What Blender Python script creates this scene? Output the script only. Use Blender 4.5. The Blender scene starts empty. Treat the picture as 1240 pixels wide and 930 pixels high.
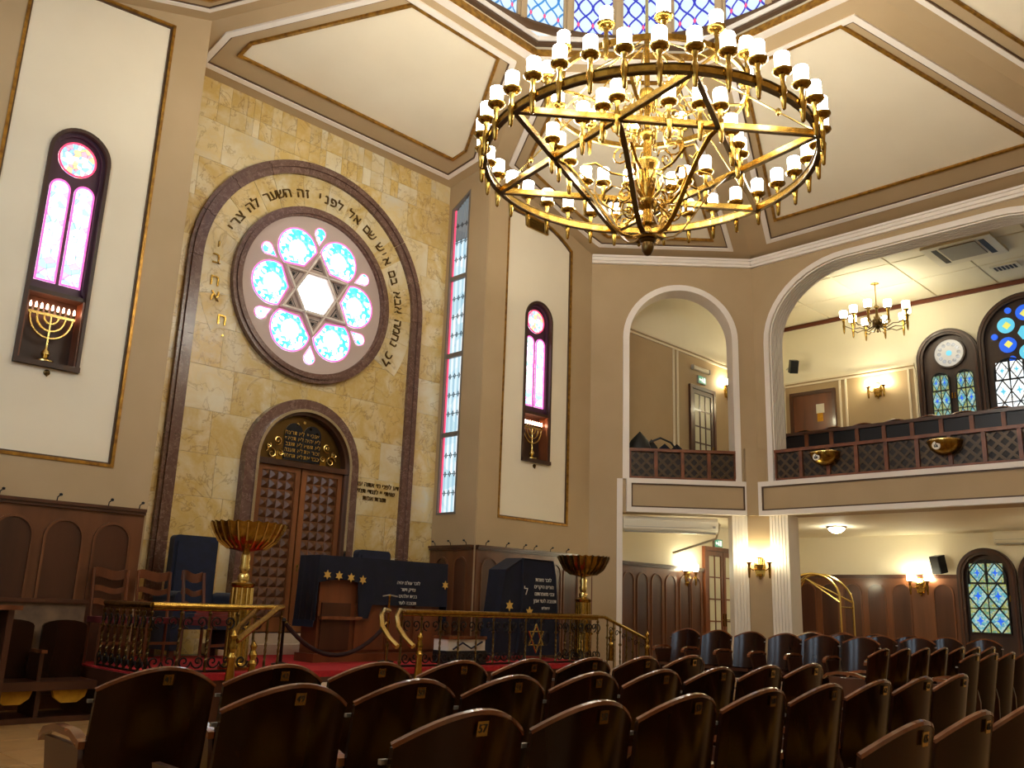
import bpy, bmesh, math, random
from mathutils import Vector, Matrix

RND = random.Random(11)
SC = bpy.context.scene
COL = SC.collection
PI = math.pi
sin, cos, rad = math.sin, math.cos, math.radians

# ------------------------------------------------------------------ camera
# room axes: X runs along the ark wall, Y points to the ark, the camera stands
# in the back-left corner of the octagon at eye height 1.2 m
F_PX, PITCH, ROLL, YAW = 1080.0, rad(14.0), rad(2.0), rad(0.4)
A1 = YAW + PI / 4
ex = Vector((sin(A1), -cos(A1), 0)); ey = Vector((cos(A1), sin(A1), 0)); ez = Vector((0, 0, 1))
c_up = -sin(PITCH) * ey + cos(PITCH) * ez
c_fw = cos(PITCH) * ey + sin(PITCH) * ez
c_rt = cos(ROLL) * ex + sin(ROLL) * c_up
c_u2 = -sin(ROLL) * ex + cos(ROLL) * c_up
cam_d = bpy.data.cameras.new('camera')
cam_d.sensor_width = 36.0
cam_d.lens = F_PX / 1240.0 * 36.0
cam_d.clip_start = 0.05
cam = bpy.data.objects.new('camera', cam_d)
m3 = Matrix((c_rt, c_u2, -c_fw)).transposed()
cam.matrix_world = Matrix.Translation((0, 0, 1.2)) @ m3.to_4x4()
COL.objects.link(cam)
SC.camera = cam

# ------------------------------------------------------------------ world, exposure
w = bpy.data.worlds.new('world'); SC.world = w
w.use_nodes = True
w.node_tree.nodes['Background'].inputs[0].default_value = (0.75, 0.85, 1.0, 1)
w.node_tree.nodes['Background'].inputs[1].default_value = 0.6
SC.view_settings.view_transform = 'Standard'
SC.view_settings.look = 'None'
SC.view_settings.gamma = 1.0
SC.view_settings.use_curve_mapping = False
SC.view_settings.exposure = 1.0
try:
    SC.cycles.use_denoising = True
    SC.cycles.max_bounces = 8
    SC.cycles.diffuse_bounces = 5
    SC.cycles.sample_clamp_indirect = 6.0
except Exception:
    pass
# light levels (radiance of the glowing things)
E_SHADE = 23.5      # glass shades of the big chandelier
E_GALL = 13.0       # shades of the gallery chandelier
E_SCONCE = 46.0     # sconce shades
E_FLUSH = 85.0      # flush ceiling lamps under the galleries
E_LANT = 0.36        # lantern glass
E_WIN = 2.2         # stained glass

# ------------------------------------------------------------------ helpers
class MB:
    """collects faces; fr maps local (u, d, z) to space"""
    def __init__(s, fr=None):
        s.v = []; s.f = []; s.fr = fr
    def P(s, pts):
        b = len(s.v)
        s.v.extend([s.fr(*p) if s.fr else tuple(p) for p in pts])
        return b
    def poly(s, pts):
        b = s.P(pts); s.f.append(tuple(range(b, b + len(pts))))
    def box(s, x0, x1, y0, y1, z0, z1):
        b = s.P([(x0, y0, z0), (x1, y0, z0), (x1, y1, z0), (x0, y1, z0), (x0, y0, z1), (x1, y0, z1), (x1, y1, z1), (x0, y1, z1)])
        for q in ((0, 3, 2, 1), (4, 5, 6, 7), (0, 1, 5, 4), (1, 2, 6, 5), (2, 3, 7, 6), (3, 0, 4, 7)):
            s.f.append(tuple(b + i for i in q))
        return s
    def bbox(s, x0, x1, y0, y1, z0, z1, b=0.01):
        """box whose face at y1 is bevelled"""
        k = s.P([(x0, y0, z0), (x1, y0, z0), (x1, y0, z1), (x0, y0, z1),
                 (x0, y1 - b, z0), (x1, y1 - b, z0), (x1, y1 - b, z1), (x0, y1 - b, z1),
                 (x0 + b, y1, z0 + b), (x1 - b, y1, z0 + b), (x1 - b, y1, z1 - b), (x0 + b, y1, z1 - b)])
        s.f.append((k, k + 1, k + 2, k + 3)); s.f.append((k + 8, k + 9, k + 10, k + 11))
        for i in range(4):
            j = (i + 1) % 4
            s.f.append((k + i, k + j, k + 4 + j, k + 4 + i)); s.f.append((k + 4 + i, k + 4 + j, k + 8 + j, k + 8 + i))
        return s
    def prism(s, pl, d0, d1):
        """polygon in (u, z), extruded along d"""
        n = len(pl)
        b = s.P([(u, d0, z) for u, z in pl] + [(u, d1, z) for u, z in pl])
        s.f.append(tuple(range(b, b + n))); s.f.append(tuple(range(b + 2 * n - 1, b + n - 1, -1)))
        for i in range(n):
            j = (i + 1) % n
            s.f.append((b + i, b + j, b + n + j, b + n + i))
        return s
    def zprism(s, pl, z0, z1):
        n = len(pl)
        b = s.P([(x, y, z0) for x, y in pl] + [(x, y, z1) for x, y in pl])
        s.f.append(tuple(range(b, b + n))); s.f.append(tuple(range(b + 2 * n - 1, b + n - 1, -1)))
        for i in range(n):
            j = (i + 1) % n
            s.f.append((b + i, b + j, b + n + j, b + n + i))
        return s
    def band(s, pa, pb, d0, d1, closed=False):
        """flat band between two (u, z) outlines of equal length, from d0 to d1"""
        n = len(pa)
        b = s.P([(u, d, z) for d in (d0, d1) for L in (pa, pb) for u, z in L])
        A0, B0, A1_, B1 = b, b + n, b + 2 * n, b + 3 * n
        for i in range(n if closed else n - 1):
            j = (i + 1) % n
            s.f += [(A1_ + i, A1_ + j, B1 + j, B1 + i), (A0 + i, B0 + i, B0 + j, A0 + j), (A0 + i, A0 + j, A1_ + j, A1_ + i), (B0 + i, B1 + i, B1 + j, B0 + j)]
        if not closed:
            for i in (0, n - 1):
                s.f.append((A0 + i, A1_ + i, B1 + i, B0 + i))
        return s
    def lathe(s, prof, n=12, c=(0, 0, 0)):
        b = len(s.v); m = len(prof)
        pts = []
        for r, z in prof:
            for k in range(n):
                t = 2 * PI * k / n
                pts.append((c[0] + r * cos(t), c[1] + r * sin(t), c[2] + z))
        s.P(pts)
        for i in range(m - 1):
            for k in range(n):
                l = (k + 1) % n
                s.f.append((b + i * n + k, b + i * n + l, b + (i + 1) * n + l, b + (i + 1) * n + k))
        if prof[0][0] > 1e-4: s.f.append(tuple(range(b + n - 1, b - 1, -1)))
        if prof[-1][0] > 1e-4: s.f.append(tuple(range(b + (m - 1) * n, b + m * n)))
        return s
    def tube(s, path, r, n=6, closed=False):
        path = [Vector(p) for p in path]; m = len(path)
        pts = []; up = None
        for i, p in enumerate(path):
            a = path[(i - 1) % m] if (closed or i) else p
            c = path[(i + 1) % m] if (closed or i < m - 1) else p
            t = (c - a)
            if t.length < 1e-9: t = Vector((0, 0, 1))
            t.normalize()
            if up is None:
                up = Vector((0, 0, 1)) if abs(t.z) < 0.9 else Vector((1, 0, 0))
            x = up - t * up.dot(t)
            if x.length < 1e-6: x = t.orthogonal()
            x.normalize(); y = t.cross(x); up = x
            ri = r[i] if isinstance(r, (list, tuple)) else r
            for k in range(n):
                q = 2 * PI * k / n
                pts.append(tuple(p + x * (ri * cos(q)) + y * (ri * sin(q))))
        b = s.P(pts)
        for i in range(m if closed else m - 1):
            i2 = (i + 1) % m
            for k in range(n):
                l = (k + 1) % n
                s.f.append((b + i * n + k, b + i * n + l, b + i2 * n + l, b + i2 * n + k))
        if not closed:
            s.f.append(tuple(range(b + n - 1, b - 1, -1))); s.f.append(tuple(range(b + (m - 1) * n, b + m * n)))
        return s
    def strap(s, path, side, w_, t_):
        """flat bar along path: width w_ along side, thickness t_ across"""
        path = [Vector(p) for p in path]; m = len(path); pts = []
        sd = Vector(side).normalized()
        for i, p in enumerate(path):
            t = path[min(i + 1, m - 1)] - path[max(i - 1, 0)]
            nrm = t.cross(sd)
            nrm = nrm.normalized() if nrm.length > 1e-9 else Vector((0, 0, 1))
            for a, c in ((-1, -1), (1, -1), (1, 1), (-1, 1)):
                pts.append(tuple(p + sd * (a * w_ / 2) + nrm * (c * t_ / 2)))
        b = s.P(pts)
        for i in range(m - 1):
            for k in range(4):
                l = (k + 1) % 4
                s.f.append((b + 4 * i + k, b + 4 * i + l, b + 4 * i + 4 + l, b + 4 * i + 4 + k))
        s.f.append((b, b + 3, b + 2, b + 1)); e = b + 4 * (m - 1); s.f.append((e, e + 1, e + 2, e + 3))
        return s
    def grid(s, rows):
        """surface through rows of points"""
        n = len(rows[0]); b = s.P([p for r in rows for p in r])
        for i in range(len(rows) - 1):
            for k in range(n - 1):
                s.f.append((b + i * n + k, b + i * n + k + 1, b + (i + 1) * n + k + 1, b + (i + 1) * n + k))
        return s
    def plate(s, front, back):
        """closed shell between two point grids of equal size"""
        r, n = len(front), len(front[0])
        s.grid(front); s.grid(back)
        a = len(s.v) - 2 * r * n; c = a + r * n
        for k in range(n - 1):
            for i in (0, r - 1):
                s.f.append((a + i * n + k, a + i * n + k + 1, c + i * n + k + 1, c + i * n + k))
        for i in range(r - 1):
            for k in (0, n - 1):
                s.f.append((a + i * n + k, a + (i + 1) * n + k, c + (i + 1) * n + k, c + i * n + k))
        return s
    def mesh(s, name, mat, smooth=False):
        me = bpy.data.meshes.new(name)
        me.from_pydata(s.v, [], s.f)
        bm = bmesh.new(); bm.from_mesh(me)
        if smooth: bmesh.ops.remove_doubles(bm, verts=bm.verts, dist=1e-5)
        bmesh.ops.recalc_face_normals(bm, faces=bm.faces)
        bm.to_mesh(me); bm.free()
        if smooth:
            for p in me.polygons: p.use_smooth = True
            try: me.set_sharp_from_angle(angle=rad(40))
            except Exception: pass
        me.materials.append(mat)
        return me
    def build(s, name, mat, parent=None, smooth=False, loc=(0, 0, 0)):
        return put(s.mesh(name, mat, smooth), name, parent, loc)

def put(me, name, parent=None, loc=(0, 0, 0), rot=(0, 0, 0), scale=None):
    o = bpy.data.objects.new(name, me)
    COL.objects.link(o)
    o.location = loc; o.rotation_euler = rot
    if scale: o.scale = scale
    if parent is not None: o.parent = parent
    return o

def tag(o, label=None, cat=None, group=None, kind=None):
    if label: o['label'] = label
    if cat: o['category'] = cat
    if group: o['group'] = group
    if kind: o['kind'] = kind
    return o

def thing(name, label, cat, loc=(0, 0, 0), rz=0.0, group=None):
    o = bpy.data.objects.new(name, None)
    o.empty_display_size = 0.1
    COL.objects.link(o)
    o.location = loc; o.rotation_euler = (0, 0, rz)
    return tag(o, label, cat, group)

def struct(mb, name, mat, label, smooth=False):
    return tag(mb.build(name, mat, None, smooth), label, kind='structure')

def copy_tree(o, parent=None):
    c = o.copy(); COL.objects.link(c); c.parent = parent
    for ch in list(o.children): copy_tree(ch, c)
    return c

ORD = ['first', 'second', 'third', 'fourth', 'fifth', 'sixth', 'seventh', 'eighth', 'ninth', 'tenth', 'eleventh', 'twelfth']

def arc(cu, cz, r, a0, a1, n, rz=None):
    rz = r if rz is None else rz
    return [(cu + r * cos(rad(a0 + (a1 - a0) * i / n)), cz + rz * sin(rad(a0 + (a1 - a0) * i / n))) for i in range(n + 1)]

def arch_out(u0, u1, z0, zs, n=16, rz=None):
    """outline up the left jamb, over the arch and down the right jamb"""
    c = (u0 + u1) / 2; r = (u1 - u0) / 2
    return [(u0, z0)] + arc(c, zs, r, 180, 0, n, rz) + [(u1, z0)]

def arch_wall(mb, u0, u1, z0, ztop, out, d0, d1):
    """wall from u0 to u1 and z0 to ztop (number or function) with an opening along out"""
    zt = ztop if callable(ztop) else (lambda u: ztop)
    ua, zb = out[0]; ub = out[-1][0]
    if ua > u0 + 1e-4: seg(mb, u0, ua, z0, zt, d0, d1)
    if u1 > ub + 1e-4: seg(mb, ub, u1, z0, zt, d0, d1)
    if zb > z0 + 1e-4: mb.box(ua, ub, d0, d1, z0, zb)
    for (a, za), (b, zb2) in zip(out[:-1], out[1:]):
        if b - a < 1e-6: continue
        mb.prism([(a, za), (b, zb2), (b, zt(b)), (a, zt(a))], d0, d1)

def seg(mb, a, b, z0, zt, d0, d1, n=6):
    for i in range(n):
        p = a + (b - a) * i / n; q = a + (b - a) * (i + 1) / n
        mb.prism([(p, z0), (q, z0), (q, zt(q)), (p, zt(p))], d0, d1)

def inset(poly, d):
    """inset of a convex polygon (2D, any winding)"""
    n = len(poly)
    A = sum(poly[i][0] * poly[(i + 1) % n][1] - poly[(i + 1) % n][0] * poly[i][1] for i in range(n))
    sg = 1 if A > 0 else -1
    ds = d if isinstance(d, (list, tuple)) else [d] * n
    L = []
    for i in range(n):
        (x0, y0), (x1, y1) = poly[i], poly[(i + 1) % n]
        l = math.hypot(x1 - x0, y1 - y0); nx, ny = -(y1 - y0) / l * sg, (x1 - x0) / l * sg
        L.append((nx, ny, nx * x0 + ny * y0 + ds[i]))
    out = []
    for i in range(n):
        a1, b1, c1 = L[i - 1]; a2, b2, c2 = L[i]
        D = a1 * b2 - a2 * b1
        if abs(D) < 1e-4:
            x0, y0 = poly[i]; k = c2 - (a2 * x0 + b2 * y0)
            out.append((x0 + a2 * k, y0 + b2 * k)); continue
        out.append(((c1 * b2 - c2 * b1) / D, (a1 * c2 - a2 * c1) / D))
    return out

# ------------------------------------------------------------------ materials
def srgb(r, g, b):
    f = lambda c: (c / 255 / 12.92) if c / 255 <= 0.04045 else ((c / 255 + 0.055) / 1.055) ** 2.4
    return (f(r), f(g), f(b), 1)

MATS = {}
def mat(name, col, rough=0.5, metal=0.0, var=None, vscale=6.0, bump=0.0, bscale=60.0, spec=0.5, coat=0.0, rnd=0.0, stretch=None, sheen=0.0):
    """principled surface; var = second colour mixed in by noise; rnd = brightness change per piece"""
    m = bpy.data.materials.new(name); m.use_nodes = True
    nt = m.node_tree; P = nt.nodes['Principled BSDF']
    P.inputs['Base Color'].default_value = col
    P.inputs['Roughness'].default_value = rough
    P.inputs['Metallic'].default_value = metal
    P.inputs['Specular IOR Level'].default_value = spec
    P.inputs['Coat Weight'].default_value = coat
    P.inputs['Coat Roughness'].default_value = 0.12
    if sheen: P.inputs['Sheen Weight'].default_value = sheen
    N, K = nt.nodes, nt.links
    vec = None
    if var or bump or rnd:
        tc = N.new('ShaderNodeTexCoord'); oi = N.new('ShaderNodeObjectInfo')
        mp = N.new('ShaderNodeMapping')
        if stretch: mp.inputs['Scale'].default_value = stretch
        ml = N.new('ShaderNodeVectorMath'); ml.operation = 'MULTIPLY_ADD'
        cb = N.new('ShaderNodeCombineXYZ')
        for i in range(3): K.new(oi.outputs['Random'], cb.inputs[i])
        K.new(cb.outputs[0], ml.inputs[0]); ml.inputs[1].default_value = (37, 53, 71)
        K.new(tc.outputs['Object'], ml.inputs[2]); K.new(ml.outputs[0], mp.inputs[0])
        vec = mp.outputs[0]
    last = None
    if var:
        nz = N.new('ShaderNodeTexNoise'); nz.inputs['Scale'].default_value = vscale; nz.inputs['Detail'].default_value = 5
        K.new(vec, nz.inputs['Vector'])
        rp = N.new('ShaderNodeValToRGB'); rp.color_ramp.elements[0].position = 0.35; rp.color_ramp.elements[1].position = 0.7
        rp.color_ramp.elements[0].color = col; rp.color_ramp.elements[1].color = var
        K.new(nz.outputs['Fac'], rp.inputs[0]); last = rp.outputs[0]
    if rnd:
        hs = N.new('ShaderNodeHueSaturation')
        if last: K.new(last, hs.inputs['Color'])
        else: hs.inputs['Color'].default_value = col
        mr = N.new('ShaderNodeMapRange'); mr.inputs[3].default_value = 1 - rnd; mr.inputs[4].default_value = 1 + rnd
        K.new(oi.outputs['Random'], mr.inputs[0]); K.new(mr.outputs[0], hs.inputs['Value']); last = hs.outputs[0]
    if last: K.new(last, P.inputs['Base Color'])
    if bump:
        n2 = N.new('ShaderNodeTexNoise'); n2.inputs['Scale'].default_value = bscale; n2.inputs['Detail'].default_value = 3
        K.new(vec, n2.inputs['Vector'])
        bp = N.new('ShaderNodeBump'); bp.inputs['Strength'].default_value = bump; bp.inputs['Distance'].default_value = 0.01
        K.new(n2.outputs['Fac'], bp.inputs['Height']); K.new(bp.outputs[0], P.inputs['Normal'])
    MATS[name] = m
    return m

def emit(name, col, strength):
    m = bpy.data.materials.new(name); m.use_nodes = True
    nt = m.node_tree; P = nt.nodes['Principled BSDF']
    P.inputs['Base Color'].default_value = (col[0] * .6, col[1] * .6, col[2] * .6, 1)
    P.inputs['Emission Color'].default_value = col
    P.inputs['Emission Strength'].default_value = strength
    P.inputs['Roughness'].default_value = 0.3
    MATS[name] = m
    return m

def stained(name, cols, strength, scale=8.0, white=(1, 1, 1, 1), thr=0.5, rim=None, lead=0.06):
    """daylit leaded glass: cells of white and coloured glass divided by thin leads; rim = (r0, r1):
    coloured cells only where the distance from the object's origin lies past r0"""
    m = bpy.data.materials.new(name); m.use_nodes = True
    nt = m.node_tree; N, K = nt.nodes, nt.links; P = N['Principled BSDF']
    P.inputs['Roughness'].default_value = 0.25
    P.inputs['Base Color'].default_value = (0.05, 0.05, 0.06, 1)
    tc = N.new('ShaderNodeTexCoord')
    vo = N.new('ShaderNodeTexVoronoi'); vo.inputs['Scale'].default_value = scale
    K.new(tc.outputs['Object'], vo.inputs['Vector'])
    sep = N.new('ShaderNodeSeparateColor'); K.new(vo.outputs['Color'], sep.inputs[0])
    rp = N.new('ShaderNodeValToRGB'); rp.color_ramp.interpolation = 'CONSTANT'
    els = rp.color_ramp.elements
    els[0].position = 0; els[0].color = cols[0]
    els[1].position = 1 / len(cols); els[1].color = cols[1 % len(cols)]
    for i in range(2, len(cols)):
        e = els.new(i / len(cols)); e.color = cols[i]
    K.new(sep.outputs[0], rp.inputs[0])
    gt = N.new('ShaderNodeMath'); gt.operation = 'GREATER_THAN'; gt.inputs[1].default_value = thr
    K.new(sep.outputs[1], gt.inputs[0]); fac = gt.outputs[0]
    if rim:
        ln = N.new('ShaderNodeVectorMath'); ln.operation = 'LENGTH'; K.new(tc.outputs['Object'], ln.inputs[0])
        mr = N.new('ShaderNodeMapRange'); mr.inputs[1].default_value = rim[0]; mr.inputs[2].default_value = rim[1]
        K.new(ln.outputs['Value'], mr.inputs[0])
        mu = N.new('ShaderNodeMath'); mu.operation = 'MULTIPLY'; K.new(fac, mu.inputs[0]); K.new(mr.outputs[0], mu.inputs[1]); fac = mu.outputs[0]
    mx = N.new('ShaderNodeMix'); mx.data_type = 'RGBA'; mx.inputs[6].default_value = white
    K.new(fac, mx.inputs[0]); K.new(rp.outputs[0], mx.inputs[7])
    v2 = N.new('ShaderNodeTexVoronoi'); v2.feature = 'DISTANCE_TO_EDGE'; v2.inputs['Scale'].default_value = scale
    K.new(tc.outputs['Object'], v2.inputs['Vector'])
    g2 = N.new('ShaderNodeMapRange'); g2.inputs[1].default_value = 0.0; g2.inputs[2].default_value = lead
    g2.inputs[3].default_value = 0.25; g2.inputs[4].default_value = 1.0
    K.new(v2.outputs['Distance'], g2.inputs[0])
    m3_ = N.new('ShaderNodeMath'); m3_.operation = 'MULTIPLY'; m3_.inputs[1].default_value = strength; K.new(g2.outputs[0], m3_.inputs[0])
    K.new(mx.outputs[2], P.inputs['Emission Color']); K.new(m3_.outputs[0], P.inputs['Emission Strength'])
    MATS[name] = m
    return m

def marble(name, c1, c2, c3, vein, rough=0.3, scale=2.2):
    m = bpy.data.materials.new(name); m.use_nodes = True
    nt = m.node_tree; N, K = nt.nodes, nt.links; P = N['Principled BSDF']
    P.inputs['Roughness'].default_value = rough
    tc = N.new('ShaderNodeTexCoord'); oi = N.new('ShaderNodeObjectInfo')
    cb = N.new('ShaderNodeCombineXYZ')
    for i in range(3): K.new(oi.outputs['Random'], cb.inputs[i])
    ml = N.new('ShaderNodeVectorMath'); ml.operation = 'MULTIPLY_ADD'; ml.inputs[1].default_value = (37, 53, 71)
    K.new(cb.outputs[0], ml.inputs[0]); K.new(tc.outputs['Object'], ml.inputs[2])
    n1 = N.new('ShaderNodeTexNoise'); n1.inputs['Scale'].default_value = scale; n1.inputs['Detail'].default_value = 10; n1.inputs['Roughness'].default_value = 0.62; n1.inputs['Distortion'].default_value = 0.35
    K.new(ml.outputs[0], n1.inputs['Vector'])
    rp = N.new('ShaderNodeValToRGB'); e = rp.color_ramp.elements
    e[0].position = 0.36; e[0].color = c1; e[1].position = 0.68; e[1].color = c3
    x = e.new(0.53); x.color = c2
    K.new(n1.outputs['Fac'], rp.inputs[0])
    # ragged veins where a second noise crosses its middle
    n2 = N.new('ShaderNodeTexNoise'); n2.inputs['Scale'].default_value = scale * 1.3; n2.inputs['Detail'].default_value = 9; n2.inputs['Roughness'].default_value = 0.6; n2.inputs['Distortion'].default_value = 0.6
    K.new(ml.outputs[0], n2.inputs['Vector'])
    sb = N.new('ShaderNodeMath'); sb.operation = 'SUBTRACT'; sb.inputs[1].default_value = 0.5; K.new(n2.outputs['Fac'], sb.inputs[0])
    ab = N.new('ShaderNodeMath'); ab.operation = 'ABSOLUTE'; K.new(sb.outputs[0], ab.inputs[0])
    mr = N.new('ShaderNodeMapRange'); mr.inputs[1].default_value = 0.0; mr.inputs[2].default_value = 0.016; mr.inputs[3].default_value = 0.6; mr.inputs[4].default_value = 0.0
    K.new(ab.outputs[0], mr.inputs[0])
    mx = N.new('ShaderNodeMix'); mx.data_type = 'RGBA'; K.new(mr.outputs[0], mx.inputs[0]); K.new(rp.outputs[0], mx.inputs[6]); mx.inputs[7].default_value = vein
    hs = N.new('ShaderNodeHueSaturation'); K.new(mx.outputs[2], hs.inputs['Color'])
    m4 = N.new('ShaderNodeMapRange'); m4.inputs[3].default_value = 0.93; m4.inputs[4].default_value = 1.06
    K.new(oi.outputs['Random'], m4.inputs[0]); K.new(m4.outputs[0], hs.inputs['Value'])
    K.new(hs.outputs[0], P.inputs['Base Color'])
    MATS[name] = m
    return m

M = MATS
mat('tan', srgb(182, 157, 120), 0.75, var=srgb(176, 151, 113), vscale=1.2, bump=0.03, bscale=120)
mat('cream', srgb(234, 222, 196), 0.75, var=srgb(228, 215, 188), vscale=0.9, bump=0.03, bscale=90)
mat('ivory', srgb(240, 232, 208), 0.7, var=srgb(235, 226, 200), vscale=0.8)
mat('white_trim', srgb(236, 226, 214), 0.5)
mat('gold_trim', srgb(176, 128, 46), 0.35, 0.6, var=srgb(120, 82, 30), vscale=14)
mat('dark_trim', srgb(84, 60, 38), 0.5)
mat('crown_wood', srgb(104, 50, 26), 0.4)
mat('brass', srgb(182, 146, 70), 0.26, 1.0, var=srgb(142, 108, 42), vscale=18)
mat('brass_pale', srgb(224, 196, 122), 0.25, 1.0)
mat('bronze', srgb(98, 76, 42), 0.35, 1.0)
mat('iron', srgb(34, 28, 24), 0.4, 0.7)
mat('wood_dark', srgb(84, 48, 30), 0.32, var=srgb(58, 31, 19), vscale=3.0, coat=0.35, stretch=(1, 1, 0.12), rnd=0.12)
mat('wood_seat', srgb(48, 23, 12), 0.2, spec=0.28, var=srgb(28, 12, 6), vscale=3.0, coat=0.06, stretch=(1.0, 1.0, 0.15), rnd=0.15)
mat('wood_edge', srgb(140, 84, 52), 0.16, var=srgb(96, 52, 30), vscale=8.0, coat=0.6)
mat('wood_mid', srgb(120, 66, 34), 0.38, var=srgb(84, 42, 20), vscale=4.0, coat=0.2, stretch=(1, 1, 0.12))
mat('wood_door', srgb(138, 82, 42), 0.36, var=srgb(104, 60, 30), vscale=5.0, coat=0.2, stretch=(1, 1, 0.1))
mat('wood_stud', srgb(98, 62, 36), 0.34, rnd=0.12)
mat('wood_wain', srgb(116, 70, 40), 0.35, var=srgb(84, 48, 27), vscale=3.5, coat=0.3, stretch=(1, 1, 0.15))
mat('wood_parapet', srgb(128, 72, 40), 0.4, var=srgb(90, 48, 26), vscale=5.0)
emit('glass_day_fill', (0.66, 0.83, 1.0, 1), 4.6)  # daylight fill from the windows added in the left wall
mat('rope', srgb(44, 20, 18), 0.9)
mat('chrome', srgb(214, 210, 200), 0.16, 1.0)
mat('lattice', srgb(76, 58, 38), 0.4, 0.3, rnd=0.2)
mat('lattice_back', srgb(30, 20, 14), 0.6)
mat('navy', srgb(11, 21, 48), 0.85, var=srgb(6, 13, 34), vscale=9, sheen=0.1, bump=0.1, bscale=200)
mat('navy_cloth', srgb(10, 12, 34), 0.9, var=srgb(6, 7, 22), vscale=7, sheen=0.03, bump=0.08, bscale=160)
mat('embroider', srgb(214, 172, 84), 0.5, 0.2)
mat('embroider_white', srgb(206, 200, 186), 0.7)
mat('red_carpet', srgb(176, 22, 26), 0.95, var=srgb(150, 14, 20), vscale=30, bump=0.3, bscale=300)
mat('mustard', srgb(206, 150, 28), 0.85, var=srgb(186, 130, 20), vscale=20)
mat('maroon', srgb(96, 20, 20), 0.8)
mat('floor_base', srgb(110, 84, 52), 0.5)
mat('floor_tile', srgb(176, 136, 84), 0.35, var=srgb(156, 116, 68), vscale=5, rnd=0.08)
mat('stone_pale', srgb(206, 186, 160), 0.35, var=srgb(190, 166, 138), vscale=4)
mat('tracery', srgb(190, 170, 158), 0.6)
mat('black', srgb(16, 16, 18), 0.5)
mat('black_metal', srgb(28, 28, 32), 0.35, 0.4)
mat('white_plastic', srgb(226, 218, 196), 0.4)
mat('grey_plastic', srgb(150, 146, 136), 0.45)
mat('paper', srgb(230, 224, 208), 0.8)
mat('purple_frame', srgb(70, 40, 56), 0.45)
mat('window_wood', srgb(66, 40, 24), 0.45, var=srgb(46, 26, 15), vscale=5, stretch=(1, 1, 0.2))
mat('lead', srgb(46, 46, 50), 0.5, 0.5)
mat('red_glass_trim', srgb(180, 24, 36), 0.4)
mat('book', srgb(120, 40, 30), 0.7)
mat('pillar', srgb(232, 222, 206), 0.6)
mat('worn_panel', srgb(126, 98, 70), 0.6, var=srgb(86, 66, 50), vscale=5)
mat('window_grey', srgb(118, 110, 102), 0.5)
mat('grey_metal', srgb(170, 170, 168), 0.3, 0.8)
marble('marble_gold', srgb(216, 200, 158), srgb(202, 170, 98), srgb(220, 208, 172), srgb(142, 104, 56), 0.3, 1.5)
marble('marble_pale', srgb(222, 212, 184), srgb(212, 190, 136), srgb(206, 198, 178), srgb(160, 132, 90), 0.28, 1.2)
marble('marble_brown', srgb(112, 84, 72), srgb(98, 70, 60), srgb(124, 96, 82), srgb(156, 130, 116), 0.22, 5.0)
emit('shade', (1.0, 0.96, 0.84, 1), E_SHADE)
emit('shade_gallery', (1.0, 0.92, 0.68, 1), E_GALL)
emit('shade_sconce', (1.0, 0.90, 0.60, 1), E_SCONCE)
emit('shade_flush', (1.0, 0.93, 0.70, 1), E_FLUSH)
emit('flame', (1.0, 0.55, 0.35, 1), 18.0)
emit('lit_pane', (0.8, 0.72, 0.45, 1), 0.03)
emit('exit_green', (0.12, 0.5, 0.3, 1), 0.2)
emit('exit_white', (1, 1, 0.9, 1), 0.5)
W_ = (1, 1, 1, 1)
stained('glass_rose', [(0.02, 0.75, 0.72, 1), (0.04, 0.5, 0.85, 1), (0.05, 0.85, 0.7, 1), (0.9, 0.7, 0.45, 1), (0.1, 0.75, 0.9, 1)], E_WIN * 0.7, 19.0, W_, 0.30, (0.14, 0.17))
stained('glass_rose_centre', [(0.7, 0.85, 0.95, 1), (0.85, 0.9, 0.95, 1), (0.9, 0.8, 0.8, 1)], E_WIN, 18.0, W_, 0.4)
stained('glass_drop', [(0.02, 0.75, 0.6, 1), (0.05, 0.55, 0.8, 1), (0.9, 0.9, 0.95, 1)], E_WIN, 14.0, W_, 0.4)
stained('glass_pink', [(0.95, 0.35, 0.75, 1), (0.3, 0.65, 0.75, 1), (0.75, 0.45, 0.9, 1), (0.4, 0.75, 0.6, 1)], E_WIN * 0.55, 13.0, (1, 0.86, 0.98, 1), 0.5)
stained('glass_flank_round', [(0.9, 0.25, 0.3, 1), (0.2, 0.35, 0.8, 1), (0.2, 0.7, 0.7, 1), (0.9, 0.55, 0.2, 1)], E_WIN * 0.6, 17.0, W_, 0.35, (0.08, 0.12))
stained('glass_side', [(0.55, 0.78, 0.85, 1), (0.7, 0.88, 0.95, 1), (0.85, 0.95, 1, 1)], E_WIN * 0.24, 3.0, (0.92, 0.97, 1, 1), 0.3, None, 0.0005)
stained('glass_side_blue', [(0.42, 0.66, 0.8, 1), (0.5, 0.74, 0.85, 1)], E_WIN * 0.22, 3.0, (0.55, 0.78, 0.88, 1), 0.3, None, 0.0005)
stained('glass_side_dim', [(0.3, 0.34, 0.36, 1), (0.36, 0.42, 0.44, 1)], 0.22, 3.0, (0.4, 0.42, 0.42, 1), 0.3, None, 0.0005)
stained('glass_green', [(0.2, 0.45, 0.25, 1), (0.5, 0.55, 0.12, 1), (0.35, 0.6, 0.55, 1), (0.6, 0.62, 0.3, 1)], 0.36, 26.0, (0.6, 0.66, 0.3, 1), 0.25)
stained('glass_diamond', [(0.16, 0.52, 0.58, 1), (0.10, 0.40, 0.62, 1), (0.4, 0.72, 0.66, 1)], 0.42, 24.0, (0.5, 0.74, 0.66, 1), 0.3)
stained('glass_pale', [(0.6, 0.6, 0.58, 1), (0.45, 0.42, 0.36, 1)], 0.4, 24.0, (0.75, 0.75, 0.72, 1), 0.3)
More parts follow.
